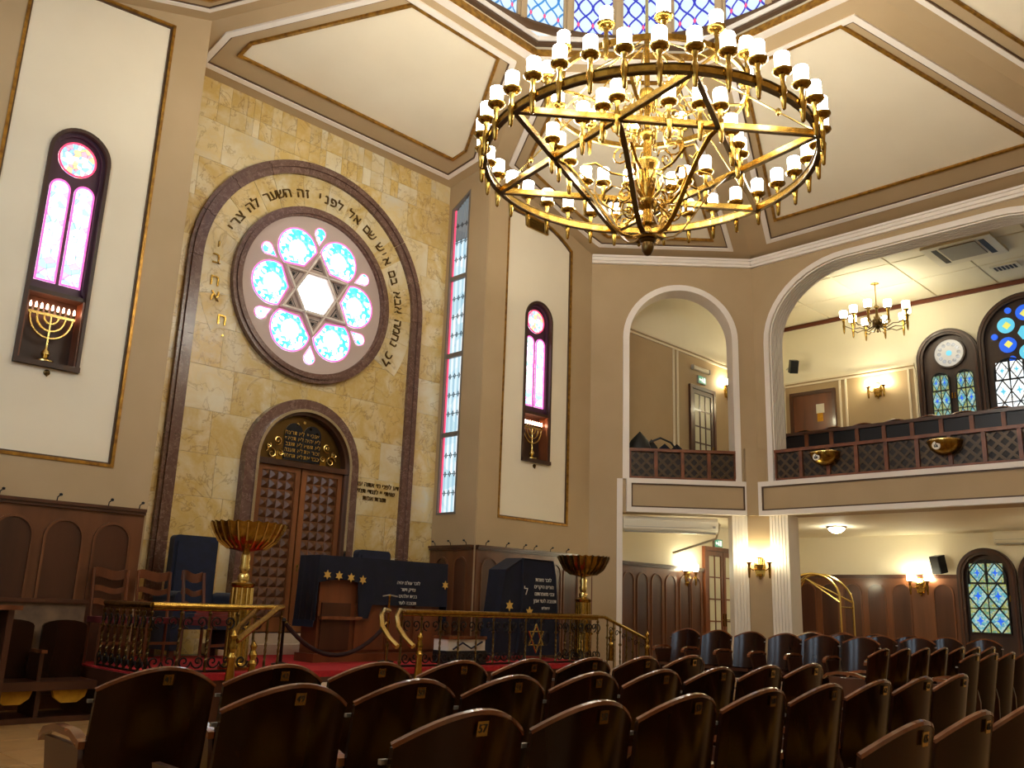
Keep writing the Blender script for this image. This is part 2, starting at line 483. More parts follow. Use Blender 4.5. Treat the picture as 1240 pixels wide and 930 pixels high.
stained('glass_bright', [(0.8, 0.9, 0.95, 1), (0.95, 0.9, 0.8, 1), (0.85, 0.95, 1.0, 1)], 0.75, 18.0, (1, 1, 0.97, 1), 0.3)
emit('glass_blue', (0.02, 0.12, 0.75, 1), 0.5)
emit('glass_cyan', (0.12, 0.55, 0.75, 1), 0.5)
emit('glass_yellow', (0.8, 0.75, 0.15, 1), 0.45)
emit('glass_red', (0.8, 0.05, 0.12, 1), 0.9)
emit('glass_magenta', (0.85, 0.12, 0.45, 1), 0.75)
emit('glass_grey', (0.55, 0.52, 0.46, 1), 0.35)
emit('glass_lantern', (0.62, 0.80, 1.0, 1), E_LANT)
emit('glass_lantern_blue', (0.03, 0.04, 0.6, 1), E_LANT * 0.7)
emit('glass_lantern_cyan', (0.05, 0.32, 0.8, 1), E_LANT * 0.55)

# ------------------------------------------------------------------ dimensions
CX, CY = 6.97, 5.15
Y_FL, Y_ARK = 10.40, 11.47         # flank walls, ark wall
X_N0, X_N1 = 4.36, 9.57            # ark niche
X_RW, X_BW = 14.46, 19.60          # right arcade, outer right wall
Z_LANT, Z_WALL = 9.0, 7.82         # ceiling at the lantern, at the walls
Z_GC, Z_GF, Z_GT = 2.97, 3.45, 8.12  # aisle ceiling, gallery floor, gallery ceiling
PLAT = 0.47
fl = lambda u, d, z: (u, Y_FL - d, z)
fa = lambda u, d, z: (u, Y_ARK - d, z)
frr = lambda u, d, z: (X_N1 - d, u, z)
fw = lambda u, d, z: (X_RW - d, u, z)
fb = lambda u, d, z: (X_BW - d, u, z)
S2 = math.sqrt(0.5)
fc = lambda u, d, z: (12.30 + (u - d) * S2, 10.40 - (u + d) * S2, z)
CH_L = (14.46 - 12.30) / S2

# ------------------------------------------------------------------ floor, platform, carpet
fo = struct(MB().box(-6, 20, -5.6, 12, -0.15, -0.01), 'floor', M['floor_base'], 'beige tiled hall floor beside the seats')
tb = MB().bbox(-0.297, 0.297, 0, 0.01, -0.297, 0.297, 0.004)
tm = MB(lambda x, y, z: (x, z, y))
tm.bbox(-0.297, 0.297, 0, 0.01, -0.297, 0.297, 0.004)
tme = tm.mesh('floor_tile', M['floor_tile'])
for i in range(8):
    for j in range(10):
        put(tme, 'floor_tile', fo, (0.3 + 0.6 * i, 3.9 + 0.6 * j, -0.01))
tm = MB().box(-6, 0, -5.6, 12, -0.01, 0).box(4.8, 20, -5.6, 12, -0.01, 0).box(0, 4.8, 9.6, 12, -0.01, 0).box(0, 4.8, -5.6, 3.6, -0.01, 0)
tm.build('floor_surface', M['floor_tile'], fo)

struct(MB().box(3.70, 10.4, 8.42, Y_FL - .06, 0.0, PLAT - 0.012).box(4.40, 9.53, Y_FL - .06, Y_ARK, 0.0, PLAT - .012), 'platform', M['wood_dark'], 'low raised platform in front of the ark')
b = MB().box(3.72, 10.35, 8.44, 10.34, PLAT - 0.012, PLAT).box(4.42, 9.5, 10.34, 11.0, PLAT - 0.012, PLAT)
b.box(3.72, 10.35, 8.40, 8.42, PLAT - 0.06, PLAT)
tag(b.build('carpet', M['red_carpet']), 'red carpet covering the raised platform before the ark', 'carpet')
st = MB().box(5.75, 8.2, 10.98, Y_ARK, PLAT, 0.60).box(5.9, 8.0, 11.18, Y_ARK, 0.60, 0.73)
struct(st, 'trim_1', M['stone_pale'], 'pale stone steps at the foot of the ark doors')
st = MB()
for k in range(3):
    st.box(4.75, 6.6, 7.55 + 0.29 * k, 8.44, 0, 0.118 * (k + 1))
    st.box(10.4, 11.25 - 0.28 * k, 8.5, 9.6, 0, 0.118 * (k + 1))
struct(st, 'trim_2', M['stone_pale'], 'stone stairs leading up to the carpeted platform')

# ------------------------------------------------------------------ front (ark) wall with its marble slabs
wf = struct(MB(fa).box(X_N0 - 0.1, X_N1 + 0.1, -0.4, -0.03, 0, 9.2), 'wall_front', M['marble_pale'], 'golden veined marble wall around the ark and rose window')
ROSE = (6.94, 5.74)
def slab(u0, u1, z0, z1, m, proud=0.0):
    g = 0.0012
    b = MB(fa); b.bbox(u0 + g, u1 - g, -0.03, proud + RND.uniform(0, 0.003), z0 + g, z1 - g, 0.002)
    b.build('marble_slab', M[m], wf)
def hidden(u0, u1, z0, z1):
    # wholly behind the rose or the ark doors
    if all(math.hypot(u - ROSE[0], z - ROSE[1]) < 1.3 for u in (u0, u1) for z in (z0, z1)): return True
    return u0 > 6.1 and u1 < 7.75 and z1 < 3.6
z = 0.1
rows = [0.55, 0.62, 0.60, 0.62, 0.58, 0.60, 0.62, 0.58, 0.60, 0.62, 0.6, 0.6, 0.62]
for ri, h in enumerate(rows):
    edges = [X_N0]
    stops = [4.98, 8.92, X_N1] if z < 5.9 else [X_N1]
    for s_ in stops:
        while s_ - edges[-1] > 0.85:
            nx = edges[-1] + RND.uniform(0.52, 0.88)
            if s_ - nx < 0.3: break
            edges.append(nx)
        edges.append(s_)
    for a, c in zip(edges[:-1], edges[1:]):
        if not hidden(a, c, z, z + h):
            slab(a, c, z, z + h, 'marble_gold' if RND.random() < 0.62 else 'marble_pale')
    z += h
u = X_N0                                      # narrow upright pieces under the ceiling
while u < X_N1 - 0.02:
    wdt = min(RND.choice([0.11, 0.16, 0.2, 0.26, 0.3]), X_N1 - u)
    if X_N1 - u - wdt < 0.08: wdt = X_N1 - u
    slab(u, u + wdt, z, z + 0.30, 'marble_gold' if RND.random() < 0.6 else 'marble_pale')
    slab(u, u + wdt, z + 0.30, 8.75, 'marble_gold' if RND.random() < 0.7 else 'marble_pale')
    u += wdt
AR_C, AR_Z, AR_O, AR_I = 6.97, 5.80, 2.08, 1.87
a = -32.0                                     # wedge slabs between the rose and the arch
while a < 212:
    da = RND.uniform(11, 19); e = min(a + da, 212)
    n = 5
    inn = [(ROSE[0] + 1.32 * cos(rad(a + (e - a) * i / n)), ROSE[1] + 1.32 * sin(rad(a + (e - a) * i / n))) for i in range(n + 1)]
    out = [(AR_C + 1.90 * cos(rad(a + (e - a) * i / n)), AR_Z + 1.90 * sin(rad(a + (e - a) * i / n))) for i in range(n + 1)]
    if a < -8 or e > 188:
        out = [(min(max(p[0], AR_C - 1.88), AR_C + 1.88), p[1]) for p in out]
    b = MB(fa); b.band(inset(inn + out[::-1], 0.004)[:n + 1], inset(inn + out[::-1], 0.004)[n + 1:][::-1], -0.03, 0.006 + RND.uniform(0, .004))
    b.build('marble_slab', M['marble_pale' if RND.random() < 0.5 else 'marble_gold'], wf)
    a = e
# brown marble arch band in blocks
def arch_blocks(cu, zs, ro, ri, z0, d0, d1, name, n_arc, jamb):
    for k in range(n_arc):
        a0, a1 = 180 - 180 * k / n_arc, 180 - 180 * (k + 1) / n_arc
        MB(fa).band(arc(cu, zs, ro, a0 - .12, a1 + .12, 6), arc(cu, zs, ri, a0 - .12, a1 + .12, 6), d0, d1).build(name, M['marble_brown'], wf)
    zz = z0
    while zz < zs - 0.01:
        z1 = min(zz + jamb, zs)
        for sg in (-1, 1):
            MB(fa).box(*sorted((cu + sg * ri, cu + sg * ro)), d0, d1, zz + 0.003, z1 - 0.003).build(name, M['marble_brown'], wf)
        zz = z1
arch_blocks(AR_C, AR_Z, AR_O, AR_I, PLAT, -0.02, 0.07, 'arch_stone', 9, 1.4)
arch_blocks(AR_C, AR_Z, AR_O - 0.05, AR_O - 0.11, PLAT, 0.07, 0.10, 'arch_bead', 9, 2.0)

# ------------------------------------------------------------------ rose window
rose = tag(MB(lambda u, d, z: (ROSE[0] + u, Y_ARK - d, ROSE[1] + z)).prism(arc(0, 0, 1.27, 0, 360, 64)[:-1], -0.02, 0.045).build('window_1', M['tracery']),
           'round rose window with a six-pointed star tracery and turquoise petals', kind='structure')
ro3 = lambda u, d, z: (ROSE[0] + u, Y_ARK - d, ROSE[1] + z)
for r0, r1, d1 in ((1.24, 1.385, 0.10), (1.27, 1.33, 0.13)):
    MB(ro3).band(arc(0, 0, r1, 0, 360, 72)[:-1], arc(0, 0, r0, 0, 360, 72)[:-1], -0.02, d1, True).build('stone_ring', M['marble_brown'], rose, True)
def rpane(pl, m, ang, name='pane'):
    ca, sa = cos(rad(ang)), sin(rad(ang))
    q = [(x * ca - y * sa, x * sa + y * ca) for x, y in pl]
    # origin at the rose centre so the rim colours follow the radius
    b = MB(lambda u, d, z: (u, -d, z)); b.prism(q, 0.03, 0.052)
    return b.build(name, M[m], rose, loc=(ROSE[0], Y_ARK, ROSE[1])), q
T = 0.66
hexr = T / math.sqrt(3)
rpane([(0.36 * cos(rad(60 * k)), 0.36 * sin(rad(60 * k))) for k in range(6)], 'glass_rose_centre', 0)
hx = [(0.36 * cos(rad(60 * k)), 0.36 * sin(rad(60 * k))) for k in range(6)]
MB(ro3).band([(p[0] * 1.03, p[1] * 1.03) for p in hx], [(p[0] * 0.95, p[1] * 0.95) for p in hx], 0.045, 0.058, True).build('pane_edge', M['glass_magenta'], rose)
for k in range(6):
    ang = 60 * k
    c0, r0 = 0.735, 0.345
    pl = [(0.46, 0.0)] + arc(c0, 0, r0, -112, 112, 18)
    ca, sa = cos(rad(ang)), sin(rad(ang))
    b = MB(lambda u, d, z: (u, -d, z)); b.prism([((x - c0) * ca - y * sa, (x - c0) * sa + y * ca) for x, y in pl], 0.03, 0.052)
    o = b.build('pane', M['glass_rose'], rose, loc=(ROSE[0] + c0 * ca, Y_ARK, ROSE[1] + c0 * sa))
    qi = inset(pl, 0.022)
    ca, sa = cos(rad(ang)), sin(rad(ang)); rt = lambda L: [(x * ca - y * sa, x * sa + y * ca) for x, y in L]
    MB(ro3).band(rt(pl), rt(qi), 0.045, 0.060, True).build('pane_edge', M['glass_magenta'], o).matrix_parent_inverse = Matrix.Translation(o.location).inverted()
    # drop between the petals
    dr = [(0.81, 0)] + arc(1.01, 0, 0.10, -110, 110, 12)
    o, q = rpane(dr, 'glass_drop', ang + 30)
    ca, sa = cos(rad(ang + 30)), sin(rad(ang + 30)); rt = lambda L: [(x * ca - y * sa, x * sa + y * ca) for x, y in L]
    MB(ro3).band(rt(dr), rt(inset(dr, 0.014)), 0.045, 0.060, True).build('pane_edge', M['glass_magenta'], o).matrix_parent_inverse = Matrix.Translation(o.location).inverted()
    # dark pierced triangle in the star tip
    tr = [(0.40, -0.115), (0.40, 0.115), (0.60, 0)]
    MB(ro3).prism(rt(tr), 0.046, 0.05).build('star_tip_panel', M['black'], rose)
    for f_ in (0.45, 0.75):
        MB(ro3).band(rt([(0.40 + 0.066 - 0.066 * f_ + (0.2) * 0, -0.115 * f_), (0.40 + .066 - .066 * f_, 0.115 * f_), (0.466 + 0.134 * f_, 0)]), rt([(0.415 + 0.05 - 0.05 * f_, -0.095 * f_), (0.415 + .05 - .05 * f_, 0.095 * f_), (0.466 + 0.11 * f_, 0)]), 0.05, 0.056, True).build('star_tip_grille', M['tracery'], rose)
# star bars: two triangles
for s_ in (0, 180):
    tri = [(T * 1.04 * cos(rad(90 + s_ + 120 * k)), T * 1.04 * sin(rad(90 + s_ + 120 * k))) for k in range(3)]
    MB(ro3).band(tri, inset(tri, 0.055), 0.045, 0.095, True).build('star_bar', M['tracery'], rose)
    MB(ro3).band(inset(tri, 0.018), inset(tri, 0.037), 0.095, 0.108, True).build('star_bead', M['white_trim'], rose)

# ------------------------------------------------------------------ flank walls with panel, window, menorah niche
def flank(sgn, name, label, ztops):
    c = CX + sgn * 3.93                        # middle of panel and window
    fx = lambda t: c + sgn * t                 # t grows outward
    f = fl
    p0, p1 = sorted((fx(-0.87), fx(0.83)))
    inner_t = -0.87
    zi, zm, zo = ztops                         # panel top at the inner edge, middle, outer edge
    def ztop(u):
        t = sgn * (u - c)
        s_ = (t + 0.87) / 1.70
        return zi + (zm - zi) * min(s_ * 2, 1) if s_ < 0.5 else zm + (zo - zm) * ((s_ - 0.5) * 2) ** 1.8
    u_out = CX + sgn * 5.33; u_in = CX + sgn * 2.605
    lo, hi = sorted((u_out, u_in))
    mb = MB(f)
    mb.box(lo, p0, -0.3, 0, 0, 9.3); mb.box(p1, hi, -0.3, 0, 0, 9.3); mb.box(p0, p1, -0.3, 0, 0, 2.58)
    nseg = 14
    for i in range(nseg):
        a, b_ = p0 + (p1 - p0) * i / nseg, p0 + (p1 - p0) * (i + 1) / nseg
        mb.prism([(a, ztop(a)), (b_, ztop(b_)), (b_, 9.3), (a, 9.3)], -0.3, 0)
    wl = struct(mb, name, M['tan'], label)
    w0, w1 = c - 0.33, c + 0.33
    pm = MB(f); arch_wall(pm, p0, p1, 2.58, ztop, arch_out(w0, w1, 3.63, 6.14, 18), -0.3, -0.03)
    pm.build('wall_panel', M['cream'], wl)
    # gilt moulding round the panel
    top = [(p0 + (p1 - p0) * i / 20, ztop(p0 + (p1 - p0) * i / 20)) for i in range(21)]
    o1 = [(p0, 2.58)] + top + [(p1, 2.58)]
    MB(f).band(o1, inset(o1, 0.035), -0.03, 0.012, True).build('panel_moulding', M['gold_trim'], wl)
    MB(f).band(inset(o1, 0.035), inset(o1, 0.055), -0.03, -0.012, True).build('panel_moulding', M['dark_trim'], wl)
    return wl, c
wl_l, cwl = flank(-1, 'wall_front_left', 'tan wall left of the ark with a tall cream panel', (8.36, 8.28, 7.9))
wl_r, cwr = flank(1, 'wall_front_right', 'tan wall right of the ark with a tall cream panel', (8.05, 8.03, 7.70))
# corner of tan wall past the panel is part of the flank box already

def flank_window(c, n, label):
    f = fl
    g = tag(MB(f).prism(arch_out(c - 0.325, c + 0.325, 4.44, 6.13, 18), -0.16, -0.12).build('window_%d' % n, M['purple_frame']), label, kind='structure')
    o1 = arch_out(c - 0.345, c + 0.345, 3.60, 6.14, 20); o2 = arch_out(c - 0.305, c + 0.305, 3.655, 6.14, 20)
    MB(f).band(o1, o2, -0.22, 0.0).build('frame', M['window_wood'], g)
    MB(f).box(c - 0.345, c + 0.345, -0.24, 0.03, 3.585, 3.645).build('sill', M['window_wood'], g)
    MB(f).box(c - 0.31, c + 0.31, -0.24, -0.04, 4.42, 4.47).build('shelf', M['window_wood'], g)
    # inner tracery frame round panes
    o3 = arch_out(c - 0.305, c + 0.305, 4.47, 6.14, 20); o4 = arch_out(c - 0.265, c + 0.265, 4.52, 6.14, 20)
    MB(f).band(o3, o4, -0.12, -0.07).build('inner_frame', M['purple_frame'], g)
    rd = lambda u, d, z: (u, -d, z)
    L = arc(0, 0, 0.215, 0, 360, 32)[:-1]
    o = MB(rd).prism(L, -0.13, -0.112).build('pane', M['glass_flank_round'], g, loc=(c, Y_FL, 6.13))
    q = MB(rd).band(L, arc(0, 0, 0.195, 0, 360, 32)[:-1], -0.114, -0.098, True).build('pane_edge', M['glass_red'], o)
    for s_ in (-1, 1):
        L = arch_out(-0.115, 0.115, 4.58 - 5.2, 5.72 - 5.2, 12)
        o = MB(rd).prism(L, -0.13, -0.112).build('pane', M['glass_pink'], g, loc=(c + s_ * 0.135, Y_FL, 5.2))
        MB(rd).band(L, inset(L, 0.02), -0.114, -0.1, True).build('pane_edge', M['glass_magenta'], o)
    # niche lining for the menorah
    MB(f).box(c - 0.31, c + 0.31, -0.235, -0.225, 3.65, 4.42).build('niche_back', M['window_wood'], g)
    for s_ in (-1, 1):
        MB(f).box(*sorted((c + s_ * 0.285, c + s_ * 0.31)), -0.23, -0.02, 3.65, 4.42).build('niche_side', M['wood_mid'], g)
    return g
flank_window(cwl, 2, 'tall arched stained glass window with a menorah niche left of the ark')
flank_window(cwr, 3, 'tall arched stained glass window with a menorah niche right of the ark')

# ------------------------------------------------------------------ return walls of the niche
struct(MB().box(X_N0 - 0.3, X_N0, Y_FL + 0.3, Y_ARK + 0.03, 0, 9.2), 'wall_niche_left', M['tan'], 'return wall on the left side of the ark niche')
mb = MB(frr)
y0, y1, zb, zt0, zt1 = 10.90, 11.38, 2.62, 8.34, 8.08        # window in the return, top slopes
mb.box(Y_FL + .012, y0, -0.29, 0.004, 0, 9.2); mb.box(y1, Y_ARK + .03, -0.3, 0, 0, 9.2); mb.box(y0, y1, -0.3, 0, 0, zb)
mb.prism([(y0, zt0), (y1, zt1), (y1, 9.2), (y0, 9.2)], -0.3, 0)
struct(mb, 'wall_niche_right', M['tan'], 'narrow return wall between the ark and the right flank')
frw = lambda u, d, z: frr(u, d + 0.06, z)
w4 = tag(MB(frw).box(y0, y1, -0.16, -0.12, zb, 8.3).build('window_4', M['lead']), 'tall narrow leaded window in the return wall beside the ark', kind='structure')
o1 = [(y0, zb), (y1, zb), (y1, zt1), (y0, zt0)]
MB(frw).band(o1, inset(o1, 0.035), -0.12, -0.05, True).build('frame', M['window_grey'], w4)
secs = [(zb + .04, 3.92), (3.99, 5.29), (5.37, 6.70), (6.78, 8.06)]
for si, (za, zc) in enumerate(secs):
    if si: MB(frw).box(y0 + .03, y1 - .03, -0.12, -0.06, za - 0.075, za - 0.0).build('crossbar', M['window_grey'], w4)
    for s_, ya in ((0, y0 + .035), (1, y1 - .035 - .035)):
        MB(frw).box(ya, ya + .035, -0.115, -0.10, za, zc).build('red_border_pane', M['glass_red'], w4)
    n = 6; wd = (y1 - y0 - 0.14) / n
    for k in range(n):
        ya = y0 + 0.07 + wd * k
        top = zc if si < 3 else zc + 0.23 * (1 - (k + .5) / n) - 0.02
        MB(frw).box(ya + .004, ya + wd - .004, -0.115, -0.102, za, min(top, 7.45) if si == 3 else top).build('pane', M['glass_side_blue' if k % 2 else 'glass_side'], w4)
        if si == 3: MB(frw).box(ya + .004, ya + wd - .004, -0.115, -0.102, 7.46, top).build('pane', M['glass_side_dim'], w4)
    for q in (0.25, 0.5, 0.75):
        zz = za + (zc - za) * q
        for k in (1, 3, 5):
            ya = y0 + 0.07 + wd * k
            dm = [(ya - .03, zz), (ya, zz - .05), (ya + .03, zz), (ya, zz + .05)]
            MB(frw).band(dm, inset(dm, 0.008), -0.102, -0.095, True).build('lead_diamond', M['lead'], w4)
        MB(frw).box(y0 + .07, y1 - .07, -0.103, -0.098, zz - .005, zz + .005).build('lead_bar', M['lead'], w4)

# ------------------------------------------------------------------ corner (chamfer) wall with gallery arch
mb = MB(fc)
og = arch_out(0.70, 2.65, 3.51, 6.17, 20)
arch_wall(mb, 0, CH_L, 3.51, 8.0, og, -0.40, 0)
mb.box(0, CH_L, -0.40, 0, 2.91, 3.51)
mb.box(0, 0.56, -0.40, 0, 0, 2.91)
wc = struct(mb, 'wall_corner', M['tan'], 'tan corner wall pierced by a narrow round gallery arch')
oo = arch_out(0.60, 2.75, 3.51, 6.17, 28); oi = arch_out(0.70, 2.65, 3.51, 6.17, 28)
MB(fc).band(oo, oi, 0, 0.035).build('archivolt', M['white_trim'], wc)
MB(fc).band(oi, arch_out(0.715, 2.635, 3.51, 6.17, 28), -0.40, 0.05).build('arch_lining', M['white_trim'], wc)
MB(fc).box(0.50, 0.60, -0.02, 0.03, 0, 3.51).build('jamb_strip', M['white_trim'], wc)
# gallery front: white framed tan panel
def front_panel(f, a, b_, wall, d=0.10):
    MB(f).box(a, b_, 0, d, 2.93, 3.49).build('gallery_band', M['tan'], wall)
    o = [(a, 2.91), (b_, 2.91), (b_, 3.51), (a, 3.51)]
    MB(f).band(o, inset(o, 0.085), 0, d + 0.03, True).build('band_frame', M['white_trim'], wall)
    MB(f).band(inset(o, 0.085), inset(o, 0.11), d, d + 0.018, True).build('band_moulding', M['dark_trim'], wall)
front_panel(fc, 0.66, 2.86, wc)

# ------------------------------------------------------------------ right wall with the wide gallery arch
yh = 3.09
def basket(y_out, ztop, zs, ra, n=12):
    # down from high Y to low Y; returned with rising u
    L = arc(CY - y_out + ra, zs, ra, 180, 90, n, ztop - zs); R_ = arc(CY + y_out - ra, zs, ra, 90, 0, n, ztop - zs)
    return [(CY - y_out, 3.51)] + L + R_ + [(CY + y_out, 3.51)]
mb = MB(fw)
b_in = basket(2.77, 7.42, 6.1, 1.55); b_out = basket(2.87, 7.52, 6.1, 1.65)
arch_wall(mb, CY - yh, CY + yh, 3.51, 8.2, b_in, -0.45, 0)
mb.box(CY - yh, CY + yh, -0.45, 0, 2.91, 3.51)
wr = struct(mb, 'wall_right', M['tan'], 'right arcade wall with a wide basket arch over the gallery')
MB(fw).band(b_out, b_in, 0, 0.04).build('archivolt', M['white_trim'], wr)
for k in range(6):                            # reeded lining of the arch
    d0 = -0.43 + 0.074 * k
    MB(fw).band(b_in, basket(2.745, 7.395, 6.1, 1.525), d0, d0 + 0.050).build('arch_reed', M['white_trim'], wr)
front_panel(fw, CY - yh, CY + yh - 0.04, wr)
# white cornice along corner and right wall
cor = MB(fc); cor.box(0, CH_L + 0.05, 0, 0.07, 7.63, 7.68).box(0, CH_L + 0.07, 0, 0.10, 7.68, 7.74).box(0, CH_L + 0.09, 0, 0.13, 7.74, 7.78)
cor.build('cornice', M['white_trim'], wc)
cor = MB(fw); cor.box(CY - yh, CY + yh, 0, 0.07, 7.63, 7.68).box(CY - yh, CY + yh, 0, 0.10, 7.68, 7.74).box(CY - yh, CY + yh, 0, 0.13, 7.74, 7.78)
cor.build('cornice', M['white_trim'], wr)
# pier on the ground floor at the corner
P0 = fc(2.56, 0, 0); P1 = fc(2.84, 0, 0)
pr = MB().zprism([(P1[0], P1[1]), (X_RW, 8.04), (X_RW + 0.4, 8.04), (P1[0] + 0.28, P1[1] + 0.28)], 0, 2.97)
pier = struct(pr, 'wall_pier', M['tan'], 'tan ground floor pier with white fluted pilasters')
for k in range(5):
    MB(fc).box(2.56 + 0.056 * k, 2.56 + 0.056 * k + 0.046, -0.3, 0.02, 0, 2.93).build('flute', M['pillar'], pier)
MB(fc).box(2.57, 2.83, -0.34, 0.008, 0, 2.95).build('pilaster', M['pillar'], pier)
for k in range(6):
    MB(fw).box(7.68 + 0.06 * k, 7.68 + 0.06 * k + 0.05, -0.3, 0.03, 0, 2.93).build('flute', M['pillar'], pier)
MB(fw).box(7.69, 8.03, -0.36, 0.016, 0, 2.95).build('pilaster', M['pillar'], pier)
# upper pier: small tan block between the parapets
struct(MB().zprism([fc(2.80, -.06, 0)[:2], fc(2.80, 0.13, 0)[:2], (X_RW - 0.13, CY + yh - 0.06), (X_RW + 0.06, CY + yh - 0.2), (X_RW + .1, CY + yh + .1)], 2.91, 4.12), 'wall_pier_upper', M['tan'], 'tan block where the two gallery fronts meet')

# ------------------------------------------------------------------ galleries: floors, ceilings, outer walls
gp = [(12.62, 10.38), (X_BW, 10.38), (X_BW, -0.1), (12.3, -0.1), (X_RW + .2, 2.1), (X_RW + .2, 8.34)]
struct(MB().zprism(gp, Z_GC, Z_GF), 'gallery_floor', M['ivory'], 'gallery floor slab with its pale underside')
gcl = struct(MB().zprism([(12.3, 10.4), (X_BW, 10.4), (X_BW, -0.1), (12.3, -0.1), (X_RW + .05, 2.0), (X_RW + .05, 8.35), (12.5, 10.3)], Z_GT + 0.02, Z_GT + 0.2), 'gallery_ceiling', M['ivory'], 'pale panelled ceiling above the right gallery')
tm = MB(lambda x, y, z: (x, z, -y)); tm.bbox(-0.61, 0.61, 0, 0.025, -0.605, 0.605, 0.01)
tme = tm.mesh('ceiling_tile', M['ivory'])
for i in range(4):
    for j in range(8):
        put(tme, 'ceiling_tile', gcl, (15.15 + 1.25 * i, 9.72 - 1.24 * j, Z_GT + 0.02))
wa = struct(MB(fl).box(12.3, X_BW + .3, -0.3, -0.001, 0, 8.4), 'wall_aisle_front', M['ivory'], 'pale aisle wall behind the corner arch')
wb = struct(MB(fb).box(-0.4, 10.4, -0.3, 0, 0, 8.4), 'wall_aisle_right', M['ivory'], 'pale outer wall of the right aisle and gallery')
struct(MB().box(12.2, X_BW, -0.4, -0.1, 2.9, 8.4).box(14.6, X_BW, -0.4, -0.1, 0, 3.0), 'wall_aisle_back', M['ivory'], 'pale end wall of the right aisle')
MB(fl).box(12.4, X_BW, 0, 0.05, 8.03, 8.12).build('crown', M['crown_wood'], wa)
MB(fb).box(-0.1, 10.35, 0, 0.05, 8.03, 8.12).build('crown', M['crown_wood'], wb)
# dado of the gallery: tan field framed by cream mouldings
def dado(f, a, b_, z0, z1, wall, cuts):
    MB(f).box(a, b_, 0.001, 0.012, z0, z1).build('dado_field', M['tan'], wall)
    for z_ in (z1 - 0.01, z1 - 0.09):
        MB(f).box(a, b_, 0.0, 0.04, z_, z_ + 0.04).build('dado_rail', M['cream'], wall)
    for c_ in cuts:
        for dx in (-0.07, 0.07):
            MB(f).box(c_ + dx - 0.022, c_ + dx + 0.022, 0.0, 0.035, z0, z1 - 0.09).build('dado_stile', M['cream'], wall)
dado(fl, 12.5, X_BW, Z_GF, 6.62, wa, (15.0,))
dado(fb, 7.25, 10.35, Z_GF, 6.68, wb, (8.9, 7.32))

# ------------------------------------------------------------------ main ceiling
def facet(pts, name, label, white, cream, parent_mat='tan'):
    """pts: planar 3D polygon, first edge along the wall; trims hang into the room"""
    O = Vector(pts[0]); U = (Vector(pts[1]) - O).normalized()
    V = (Vector(pts[2]) - O); V = (V - U * V.dot(U)).normalized()
    Nn = U.cross(V)
    if Nn.z > 0: Nn = -Nn
    f = lambda u, d, z: tuple(O + U * u + V * z + Nn * d)
    p2 = [((Vector(p) - O).dot(U), (Vector(p) - O).dot(V)) for p in pts]
    c = struct(MB(f).prism(p2, -0.08, 0), name, M['tan'], label)
    a, b_ = white
    MB(f).band(inset(p2, a), inset(p2, b_), 0, 0.03, True).build('ceiling_border', M['white_trim'], c)
    MB(f).band(inset(p2, [x + .0 for x in (b_ if isinstance(b_, list) else [b_] * len(p2))]), inset(p2, [x + .022 for x in (b_ if isinstance(b_, list) else [b_] * len(p2))]), 0, 0.015, True).build('ceiling_border_edge', M['dark_trim'], c)
    cr = cream if isinstance(cream, list) else [cream] * len(p2)
    MB(f).prism(inset(p2, cr), -0.01, 0.006).build('ceiling_panel', M['cream'], c)
    MB(f).band(inset(p2, [x - .045 for x in cr]), inset(p2, cr), 0, 0.04, True).build('ceiling_panel_moulding', M['gold_trim'], c)
    return c
def cp(x, y, z): return (CX + x, CY + y, z)
LA, LB = 1.2, 2.9
Z_N, Z_NB, Z_NC = 8.683, 8.54, 8.31
facet([cp(-2.605, 6.35, Z_NB), cp(2.605, 6.35, Z_NB), cp(2.605, 5.25, Z_N), cp(LA, LB, Z_LANT), cp(-LA, LB, Z_LANT), cp(-2.605, 5.25, Z_N)], 'ceiling_front', 'sloping cream ceiling panel above the ark', (0.24, 0.33), [.78, .62, .55, .38, .55, .62])
facet([cp(-2.605, -5.25, Z_N), cp(2.605, -5.25, Z_N), cp(LA, -LB, Z_LANT), cp(-LA, -LB, Z_LANT)], 'ceiling_back', 'sloping cream ceiling panel at the back of the hall', (0.26, 0.35), 0.7)
nm = {(1, 1): 'corner_front_right', (-1, 1): 'corner_front_left', (1, -1): 'corner_back_right', (-1, -1): 'corner_back_left'}
# corner ceilings: a main slope and a folded triangle rising to the niche corner
PL1, PL2, PW2, PW1, PN = (LA, LB), (LB, LA), (7.49, 3.09), (5.33, 5.25), (2.605, 5.25)
SLOPE = (Z_LANT - Z_WALL) / ((7.49 + 3.09 - LA - LB) * S2)
def z_quad(x, y): return Z_LANT - ((x + y) * S2 - (LA + LB) * S2) * SLOPE
_a, _b, _c = Vector((*PL1, Z_LANT)), Vector((*PW1, Z_WALL)), Vector((*PN, Z_N))
_n = (_b - _a).cross(_c - _a)
def z_tri(x, y): return _a.z - (_n.x * (x - _a.x) + _n.y * (y - _a.y)) / _n.z
def z_cor(x, y): return max(z_quad(x, y), z_tri(x, y))
def dens(poly, n=10):
    out = []
    for i in range(len(poly)):
        (x0, y0), (x1, y1) = poly[i], poly[(i + 1) % len(poly)]
        out += [(x0 + (x1 - x0) * k / n, y0 + (y1 - y0) * k / n) for k in range(n)]
    return out
